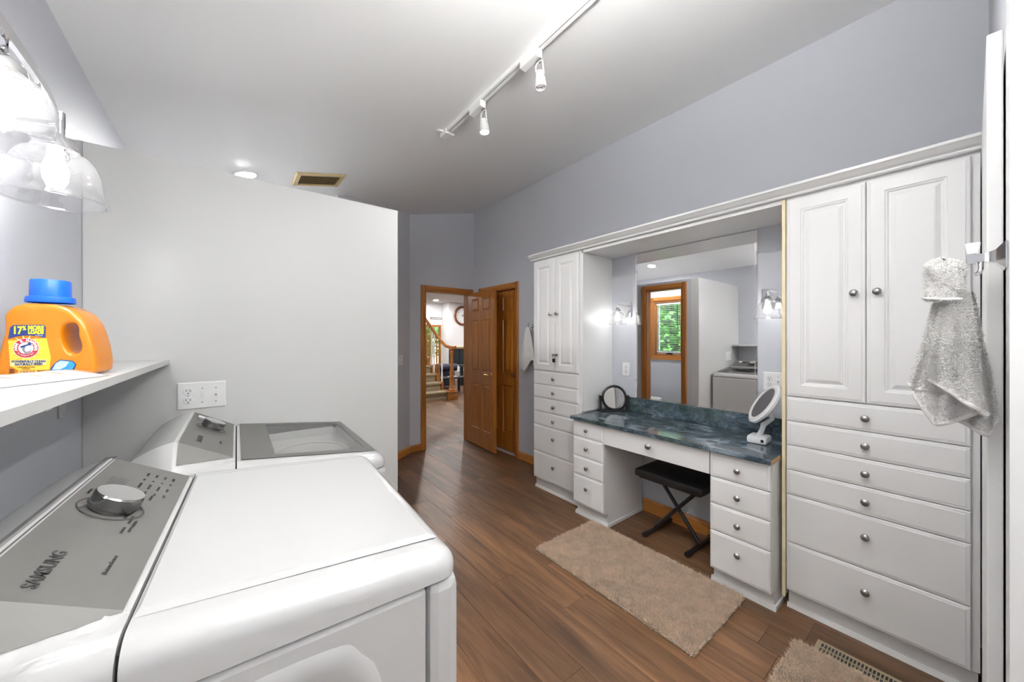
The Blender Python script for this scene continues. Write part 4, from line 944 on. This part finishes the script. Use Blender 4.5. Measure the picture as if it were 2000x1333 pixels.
def cloth(name, label, center, prof, folds, seed, m, hem, fuzz, group=None, notch=None):
    """hanging gathered cloth: prof = [(z, rx, ry, offx, offy)]"""
    t = thing(name, label, 'towel', center, group); rnd = random.Random(seed); n = 72; rows = 40; ph = [rnd.uniform(0, 6.28) for _ in range(4)]
    def interp(s):
        k = s*(len(prof)-1); i = min(int(k), len(prof)-2); f = k-i; f = f*f*(3-2*f) if len(prof) < 3 else f
        return [a+(b-a)*f for a, b in zip(prof[i], prof[i+1])]
    V = np.zeros((rows, n, 3))
    for i in range(rows):
        s = i/(rows-1)
        for k in range(n):
            a = 2*PI*k/n; z, rx, ry, ox, oy = interp(s); amp = folds*min(1, s*2.2)
            w = 1+amp*(.55*math.sin(4*a+ph[0]+.6*s)+.3*math.sin(7*a+ph[1])+.2*math.sin(3*a+ph[2]))
            if notch and s > .45: z += notch(a)*(s-.45)/.55
            V[i, k] = (center[0]+ox+rx*w*math.cos(a), center[1]+oy+ry*w*math.sin(a), z)
    mb = MB(); mb.v = [tuple(p) for p in V.reshape(-1, 3)]
    mb.f = [(i*n+k, i*n+(k+1) % n, (i+1)*n+(k+1) % n, (i+1)*n+k) for i in range(rows-1) for k in range(n)]+[tuple(range(n))[::-1]]
    b = obj('cloth', mb, m, t, smooth=80)
    obj('hem', MB().tube([tuple(V[-1, k]) for k in range(n)], hem, 6, closed=True), TOWELH, t, smooth=True)
    if fuzz:
        rs = np.random.RandomState(seed); ii = rs.randint(0, rows-1, fuzz); kk = rs.randint(0, n, fuzz); u = rs.rand(fuzz)[:, None]; v = rs.rand(fuzz)[:, None]
        A, B, C_, D = V[ii, kk], V[ii+1, kk], V[ii, (kk+1) % n], V[ii+1, (kk+1) % n]
        p = (A*(1-u)+B*u)*(1-v)+(C_*(1-u)+D*u)*v; nn = np.cross(C_-A, B-A); nn /= (np.linalg.norm(nn, axis=1)[:, None]+1e-9)
        cen = np.array([center[0], center[1], 0]); sg = np.sign(((p-cen)*nn*[1, 1, 0]).sum(1)); nn *= sg[:, None]
        raw_tris('terry_loops', blades(fuzz, p, nn, .0042, .0010, seed), m, t)
    return t
tw = thing('hand_towel', 'fluffy light grey towel hanging from the crystal-knob hook', 'towel', (1.2, .025, 1.2))
def sheet(name, top, bot, xoff, bulge, rip, seed, fz, th=.007, hem=True):
    """top, bot: lists of (y, z) across; xoff distance behind the hook plane"""
    nu, nv = 26, 30; rnd = random.Random(seed); p1, p2 = rnd.uniform(0, 6), rnd.uniform(0, 6)
    def along(L, u):
        k = u*(len(L)-1); i = min(int(k), len(L)-2); f = k-i; return (L[i][0]+(L[i+1][0]-L[i][0])*f, L[i][1]+(L[i+1][1]-L[i][1])*f)
    V = np.zeros((nu, nv, 3))
    for a in range(nu):
        for b in range(nv):
            u, v = a/(nu-1), b/(nv-1); ty_, tz_ = along(top, u); by_, bz_ = along(bot, u); w = v**.8
            V[a, b] = (1.2+xoff-bulge*math.sin(PI*u)*(.35+.65*v)+rip*v*math.sin(5.5*u*PI+p1+v)+.002*math.sin(9*v+p2+4*u), ty_+(by_-ty_)*w+.003*math.sin(7*v+p1)*v, tz_+(bz_-tz_)*v)
    mb = MB(); mb.v = [tuple(p) for p in V.reshape(-1, 3)]+[(p[0]+th, p[1], p[2]) for p in V.reshape(-1, 3)]; N = nu*nv
    for a in range(nu-1):
        for b in range(nv-1):
            f = (a*nv+b, (a+1)*nv+b, (a+1)*nv+b+1, a*nv+b+1); mb.f.append(f); mb.f.append(tuple(N+q for q in f[::-1]))
    rim = [a*nv for a in range(nu)]+[(nu-1)*nv+b for b in range(1, nv)]+[a*nv+nv-1 for a in range(nu-2, -1, -1)]+[b for b in range(nv-2, 0, -1)]
    mb.f += [(rim[k], rim[(k+1) % len(rim)], N+rim[(k+1) % len(rim)], N+rim[k]) for k in range(len(rim))]
    o = obj(name, mb, TOWELM, tw, smooth=70)
    if hem: obj('hem', MB().tube([(q[0]+.003, q[1], q[2]) for q in V[:, -1]], .0050, 8), TOWELH, o, smooth=True)
    rs = np.random.RandomState(seed); ii = rs.randint(0, nu-1, fz); kk = rs.randint(0, nv-1, fz); u = rs.rand(fz)[:, None]; v = rs.rand(fz)[:, None]
    A, B, C_, D = V[ii, kk], V[ii+1, kk], V[ii, kk+1], V[ii+1, kk+1]; p = (A*(1-u)+B*u)*(1-v)+(C_*(1-u)+D*u)*v
    nn = np.cross(C_-A, B-A); nn /= np.linalg.norm(nn, axis=1)[:, None]+1e-9; nn *= -np.sign(nn[:, :1]+1e-9)
    raw_tris('terry_loops', blades(fz, p, nn, .0052, .0011, seed), TOWELM, o)
sheet('cloth', [(.020, 1.50), (.0, 1.50)], [(.040, 1.232), (.012, 1.222), (-.018, 1.200), (-.032, 1.235)], .040, .012, .004, 2, 8000)
sheet('cloth', [(.044, 1.50), (.022, 1.50)], [(.086, 1.300), (.078, 1.286), (.05, 1.290), (.010, 1.300)], .016, .016, .006, 3, 8000)
sheet('cloth', [(.046, 1.48), (.004, 1.48)], [(.078, 1.276), (.047, 1.214), (.020, 1.228), (-.016, 1.256)], .004, .010, .004, 4, 8000)
sheet('cloth', [(.036, 1.50), (.006, 1.50)], [(.060, 1.312), (.040, 1.298), (.012, 1.272), (-.015, 1.246)], -.016, .026, .004, 5, 11000)
mb = MB(); n_ = 40; rg = []; rr_ = random.Random(9)
for z, r1 in ((1.564, .004), (1.562, .020), (1.552, .028), (1.535, .0265), (1.515, .025), (1.500, .027), (1.486, .029), (1.480, .024), (1.484, .012)):
    rg.append([(1.196+r1*1.05*math.cos(2*PI*k/n_)*(1+.05*math.sin(3*2*PI*k/n_+z*60)), .037+r1*math.sin(2*PI*k/n_)*(1+.06*math.sin(4*2*PI*k/n_+z*80)), z+.006*math.sin(2*PI*k/n_+1)) for k in range(n_)])
mb.loops(rg); kn_ = obj('gathered_knot', mb, TOWELM, tw, smooth=80)
V = np.array(rg); fz = 6000; rs = np.random.RandomState(3); ii = rs.randint(0, len(rg)-2, fz); kk = rs.randint(0, n_, fz); u = rs.rand(fz)[:, None]; p = V[ii, kk]*(1-u)+V[ii+1, kk]*u; v = rs.rand(fz)[:, None]; q2 = V[ii, (kk+1) % n_]*(1-u)+V[ii+1, (kk+1) % n_]*u; p = p*(1-v)+q2*v
nn = p-np.array([1.196, .037, 1.52]); nn[:, 2] *= .4; nn /= np.linalg.norm(nn, axis=1)[:, None]; raw_tris('terry_loops', blades(fz, p, nn, .0055, .0011, 8), TOWELM, kn_)
obj('hem', MB().tube([rg[6][k] for k in range(n_)], .0030, 8, closed=True), TOWELH, kn_, smooth=True)
hf = thing('robe_hook', 'small chrome robe hook on the far wall by the closet', 'hook', (XR, 3.03, 1.535))
mb = MB(); mb.lathe([(.024, .001), (.024, .006), (.010, .014), (.008, .055), (.012, .060), (.010, .070)], (XR, 3.03, 1.535), (-1, 0, 0)); obj('post', mb, CHROME, hf, smooth=30)
obj('knob', MB().lathe([(.005, 0), (.006, .012), (.010, .024), (.008, .028)], (XR-.062, 3.03, 1.543)), CHROME, hf, smooth=True)
cloth('hand_towel', 'white hand towel hanging between closet casing and far cabinet', (2.60, 3.04, 1.06),
      [(1.527, .010, .012, .01, 0), (1.50, .022, .030, .01, 0), (1.40, .030, .055, .01, .0), (1.25, .036, .080, .01, .0), (1.08, .040, .105, .01, .0)], .22, 8, TOWELW, .002, 0,
      notch=lambda a: -.05*math.sin(a)*1.2+.03*math.cos(3*a))

# ---------------------------------------------------------------- toilet
to = thing('toilet', 'white toilet with closed lid behind the oak-trimmed doorway', 'toilet', (-.10, 3.55, 0))
def egg(cx, cy, rx, ryf, ryb, z, n=32): return [(cx+rx*math.cos(a), cy+(ryb if math.sin(a) > 0 else ryf)*math.sin(a), z) for a in [2*PI*k/n for k in range(n)]]
tx, ty = -.10, 3.33
obj('bowl', MB().loops([egg(tx, ty+.05, .11, .15, .22, .001), egg(tx, ty+.05, .10, .13, .2, .12), egg(tx, ty+.02, .15, .2, .22, .28), egg(tx, ty, .18, .24, .24, .38), egg(tx, ty, .17, .23, .23, .395)]), PORC, to, smooth=40)
obj('seat', MB().loops([egg(tx, ty, .185, .25, .22, .396), egg(tx, ty, .19, .255, .22, .405), egg(tx, ty, .185, .25, .22, .414)]), PORC, to, smooth=40)
obj('lid', MB().loops([egg(tx, ty, .185, .25, .22, .4145), egg(tx, ty, .186, .25, .22, .428), egg(tx, ty, .15, .2, .18, .436)]), PORC, to, smooth=40)
obj('tank', MB().box(tx-.20, tx+.20, 3.67, 3.88, .40, .74, .02), PORC, to); obj('tank_lid', MB().box(tx-.21, tx+.21, 3.66, 3.885, .741, .775, .01), PORC, to)
obj('flush_lever', MB().tube([(tx-.14, 3.67, .68), (tx-.14, 3.65, .68), (tx-.07, 3.645, .67)], .007), CHROME, to, smooth=True)

# ---------------------------------------------------------------- living room beyond the door
LY0, LY1, LX1 = YB+.12, 11.5, 9.4; LZ = 2.62
mb = MB(); mb.box(-1.0, LX1, LY0, LY1+.1, LZ, LZ+.1); struct('ceiling_living', mb, LIVW)
mb = MB(); mb.box(-1.1, -1.0, LY0, LY1, 0, LZ); struct('wall_living_left', mb, LIVW)
mb = MB(); mb.box(LX1, LX1+.1, LY0, LY1, 0, LZ); struct('wall_living_right', mb, LIVW)
mb = MB(); mb.box(-1.0, 1.7, LY0+.001, LY0+.1, 0, LZ); mb.box(XR+.13, LX1, LY0+.001, LY0+.1, 0, LZ); struct('wall_living_front', mb, LIVW)
mb = MB(); mb.box(1.7, XR+.13, LY0+.001, LY0+.02, DH+.07, LZ); mb.box(1.7, DX0-.06, LY0+.001, LY0+.02, 0, DH+.07); mb.box(DX1+.06, XR+.13, LY0+.001, LY0+.02, 0, DH+.07); struct('wall_living_door', mb, LIVW)
GX0, GX1, GZ1 = 4.60, 5.88, 1.86
mb = MB(); mb.box(-1.0, GX0, LY1, LY1+.1, 0, LZ); mb.box(GX0, GX1, LY1, LY1+.1, GZ1, LZ); mb.box(GX1, LX1, LY1, LY1+.1, 0, LZ); struct('wall_living_far', mb, LIVW)
ww = struct('window_2', MB().box(GX0, GX1, LY1-.02, LY1+.09, GZ1-.07, GZ1), OAKX, label='oak-framed glass garden door beside the chimney')
for x in (GX0, 5.10, 5.52, GX1-.05): obj('window_frame', MB().box(x, x+.05, LY1-.02, LY1+.09, .0, GZ1-.07), OAK, ww)
for x0, x1 in ((GX0+.05, 5.10), (5.15, 5.52), (5.57, GX1-.05)): obj('pane', MB().box(x0, x1, LY1+.03, LY1+.036, .06, GZ1-.07), PANE, ww); obj('window_frame', MB().box(x0, x1, LY1, LY1+.08, 0, .06), OAKX, ww)
cr = thing('curtain_rod', 'thin curtain rod above the living room garden door', 'curtain rod', (5.6, 11.42, 2.1))
obj('rod', MB().tube([(5.50, 11.43, 2.10), (5.88, 11.43, 2.115)], .014), NICKEL, cr); obj('finial', MB().lathe([(.012, 0), (.03, .02), (.012, .05), (0, .055)], (5.50, 11.43, 2.10), (-1, 0, 0)), NICKEL, cr); obj('mount', MB().tube([(5.6, 11.43, 2.10), (5.6, 11.495, 2.10)], .01), NICKEL, cr)
mb = MB(); mb.box(5.91, LX1-.01, 11.0, LY1-.005, 0, LZ-.002); struct('wall_chimney', mb, LIVW, label='white chimney breast with the wall clock')
# clock
ck = thing('wall_clock', 'round wooden-framed wall clock on the white chimney breast', 'clock', (6.45, 10.99, 2.18))
CKc = Vector((6.45, 10.998, 2.18)); CM = frame_mat(CKc, (1, 0, 0), (0, 0, 1))
obj('frame', MB(CM).lathe([(.26, .0), (.335, .0), (.345, .02), (.325, .045), (.30, .05), (.275, .035), (.26, .03)], n=48, caps=False), mat('clock_wood', (.20, .07, .035), .35), ck, smooth=40)
fc = obj('face', MB(CM).lathe([(0, .018), (.265, .018)], n=48, caps=False), LWHITE, ck)
for i in range(12):
    a = PI/2-2*PI*i/12; text(str(i or 12), CM@Matrix.Translation((.205*math.cos(a), .205*math.sin(a), .020)), PRINT, .055, fc, name='numeral')
for nm, a, L, wd in (('hour_hand', math.radians(52), .12, .008), ('minute_hand', math.radians(-8), .18, .006)):
    M = CM@Matrix.Rotation(a, 4, 'Z'); obj(nm, MB(M).box(-.04, L, -wd, wd, .024, .027), BLACKP, ck)
# fireplace
fp_ = thing('fireplace', 'black glass-fronted fireplace in the white chimney breast', 'fireplace', (6.6, 10.98, .5))
obj('surround', MB().box(5.915, 7.6, 10.955, 10.999, 1.035, 1.10, .005), BRASS, fp_)
mb = MB(); mb.box(5.93, 7.5, 10.962, 10.999, 1.0, 1.035); mb.box(5.93, 7.5, 10.962, 10.999, .50, .56); mb.box(5.93, 6.0, 10.962, 10.999, .56, 1.0); mb.box(6.32, 6.345, 10.962, 10.999, .56, 1.0); mb.box(6.66, 6.69, 10.962, 10.999, .56, 1.0); mb.box(7.02, 7.05, 10.962, 10.999, .56, 1.0); obj('frame', mb, BLACKP, fp_)
for x in (6.0, 6.345, 6.69): obj('glass_door', MB().box(x, x+.32, 10.975, 10.982, .56, 1.0), mat('fire_glass', (.02, .025, .03), .03), fp_)
obj('hearth', MB().box(5.92, 7.7, 10.6, 10.958, .001, .30, .01), mat('hearth_stone', (.45, .45, .45), .6), fp_)
# staircase
sx1, sy0, rise, run = 3.97, 7.47, .18, .27
sc_ = thing('staircase', 'beige-carpeted staircase with oak newel and handrail beyond the doorway', 'staircase', (3.5, 8.2, 0))
for i in range(9):
    y = sy0+i*run; z = i*rise; x1 = sx1+(.03 if i == 0 else 0)
    mb = MB(); mb.box(2.75, x1-.02, y, y+run+.02, max(0.001, z-.10), z+rise-.03, 0); mb.box(2.75, x1, y-.028, y+run+.01, z+rise-.045, z+rise, .018); obj('step', mb, CARPET, sc_)
for i in range(9):
    y = sy0+i*run; obj('stringer_block', MB().box(sx1+.002, sx1+.05, y-.02, y+run-.021, max(.001, i*rise-.25), (i+1)*rise+.012), OAK, sc_)
rl = sc_
nx, ny = 4.06, 7.40
mb = MB(); mb.box(nx-.10, nx+.10, ny-.10, ny+.068, .001, .17, .004); mb.box(nx-.115, nx+.115, ny-.115, ny+.068, .17, .19, .004)
mb.lathe([(.075, .19), (.08, .22), (.06, .25), (.052, .27), (.052, .50), (.06, .52), (.045, .55), (.055, .60), (.038, .70), (.032, 1.0), (.045, 1.06), (.05, 1.09), (.035, 1.11), (.06, 1.14), (.06, 1.17)], (nx, ny, 0), n=20); obj('newel_post', mb, OAK, rl, smooth=30)
mb = MB(); pts = [(nx+.03, ny-.12, 1.19), (nx, ny, 1.19), (nx-.03, ny+.2, 1.21), (sx1+.02, ny+.45, 1.36), (sx1+.02, ny+1.4, 1.99), (sx1+.02, ny+1.8, 2.26)]
mb.tube(pts, .036, 8); obj('handrail', mb, OAK, rl, smooth=True)
for i in range(1, 8):
    for f in (.05, .6):
        y = sy0+i*run+f*run-.0; z0 = (i+1)*rise+.013; top = 1.36+(y-ny-.45)*.665-.03
        if y < ny+.45: top = 1.19+(y-ny)*.35-.02
        if top > 2.4: continue
        mb = MB(); mb.lathe([(.022, 0), (.024, .15*(top-z0)), (.016, .3*(top-z0)), (.021, .34*(top-z0)), (.015, .95*(top-z0)), (.015, top-z0)], (sx1+.025, y, z0), n=8); obj('baluster', mb, TRIMW if (i+int(f*2)) % 2 else OAK, rl, smooth=True)
# furniture
ch = thing('chaise', 'navy upholstered chaise with rolled arm beyond the stairs', 'sofa', (4.75, 8.9, 0))
obj('roll_arm', MB().tube([(4.30, 9.02, .60), (4.98, 8.80, .60)], .105, 20), NAVYF, ch, smooth=30)
mb = MB(frame_mat((4.30, 9.02, 0), (.68, -.22, 0), (.22, .68, 0))); mb.box(0, .66, -.04, .9, .10, .50, .03); obj('seat_body', mb, NAVYF, ch)
for x, y in ((4.40, 9.02), (4.88, 8.87)): obj('leg', MB().box(x-.03, x+.03, y-.03, y+.03, .001, .12), BLACKW, ch)
def table(name, label, M, W, D, H, th, lg):
    t = thing(name, label, 'table', M.translation[:]); obj('top', MB(M).box(0, W, 0, D, H-th, H, .004), BLACKW, t)
    for x, y in ((.02, .02), (W-.02-lg, .02), (.02, D-.02-lg), (W-.02-lg, D-.02-lg)): obj('leg', MB(M).box(x, x+lg, y, y+lg, .001, H-th), BLACKW, t)
table('coffee_table', 'low black coffee table in front of the navy chaise', frame_mat((4.12, 7.98, 0), (.95, -.05, 0), (.05, .95, 0)), .68, .42, .42, .035, .05)
table('side_table', 'black square side table near the fireplace', frame_mat((5.42, 8.95, 0), (1, 0, 0), (0, 1, 0)), .6, .5, .62, .06, .08)
bk = tag(obj('paper_stack', MB().box(4.40, 4.62, 8.10, 8.26, .4205, .432), LWHITE), 'white papers lying on the black coffee table', 'papers')
for (x, y, lb) in ((5.25, 10.6, 'recessed ceiling light seen through doorway above the stair rail'), (3.2, 6.6, 'added unseen living room ceiling light above the stair foot'), (5.0, 8.2, 'added unseen living room ceiling light above the navy chaise'), (7.3, 9.4, 'added unseen living room ceiling light before the fireplace'), (7.0, 6.6, 'added unseen living room ceiling light at the far right side'), (1.2, 8.5, 'added unseen living room ceiling light left of the stairs')):  # first one is in view; the rest are added, unseen, to brighten the room
    t = thing('recessed_light', lb, 'ceiling light', (x, y, LZ))
    obj('trim_ring', MB().lathe([(.07, -.001), (.095, -.001), (.098, -.006), (.078, -.012)], (x, y, LZ), n=24, caps=False), TRIMW, t, smooth=True)
    obj('lens', MB().lathe([(0, -.004), (.075, -.004), (.075, -.010), (0, -.014)], (x, y, LZ), n=24, caps=False), LIVG, t)
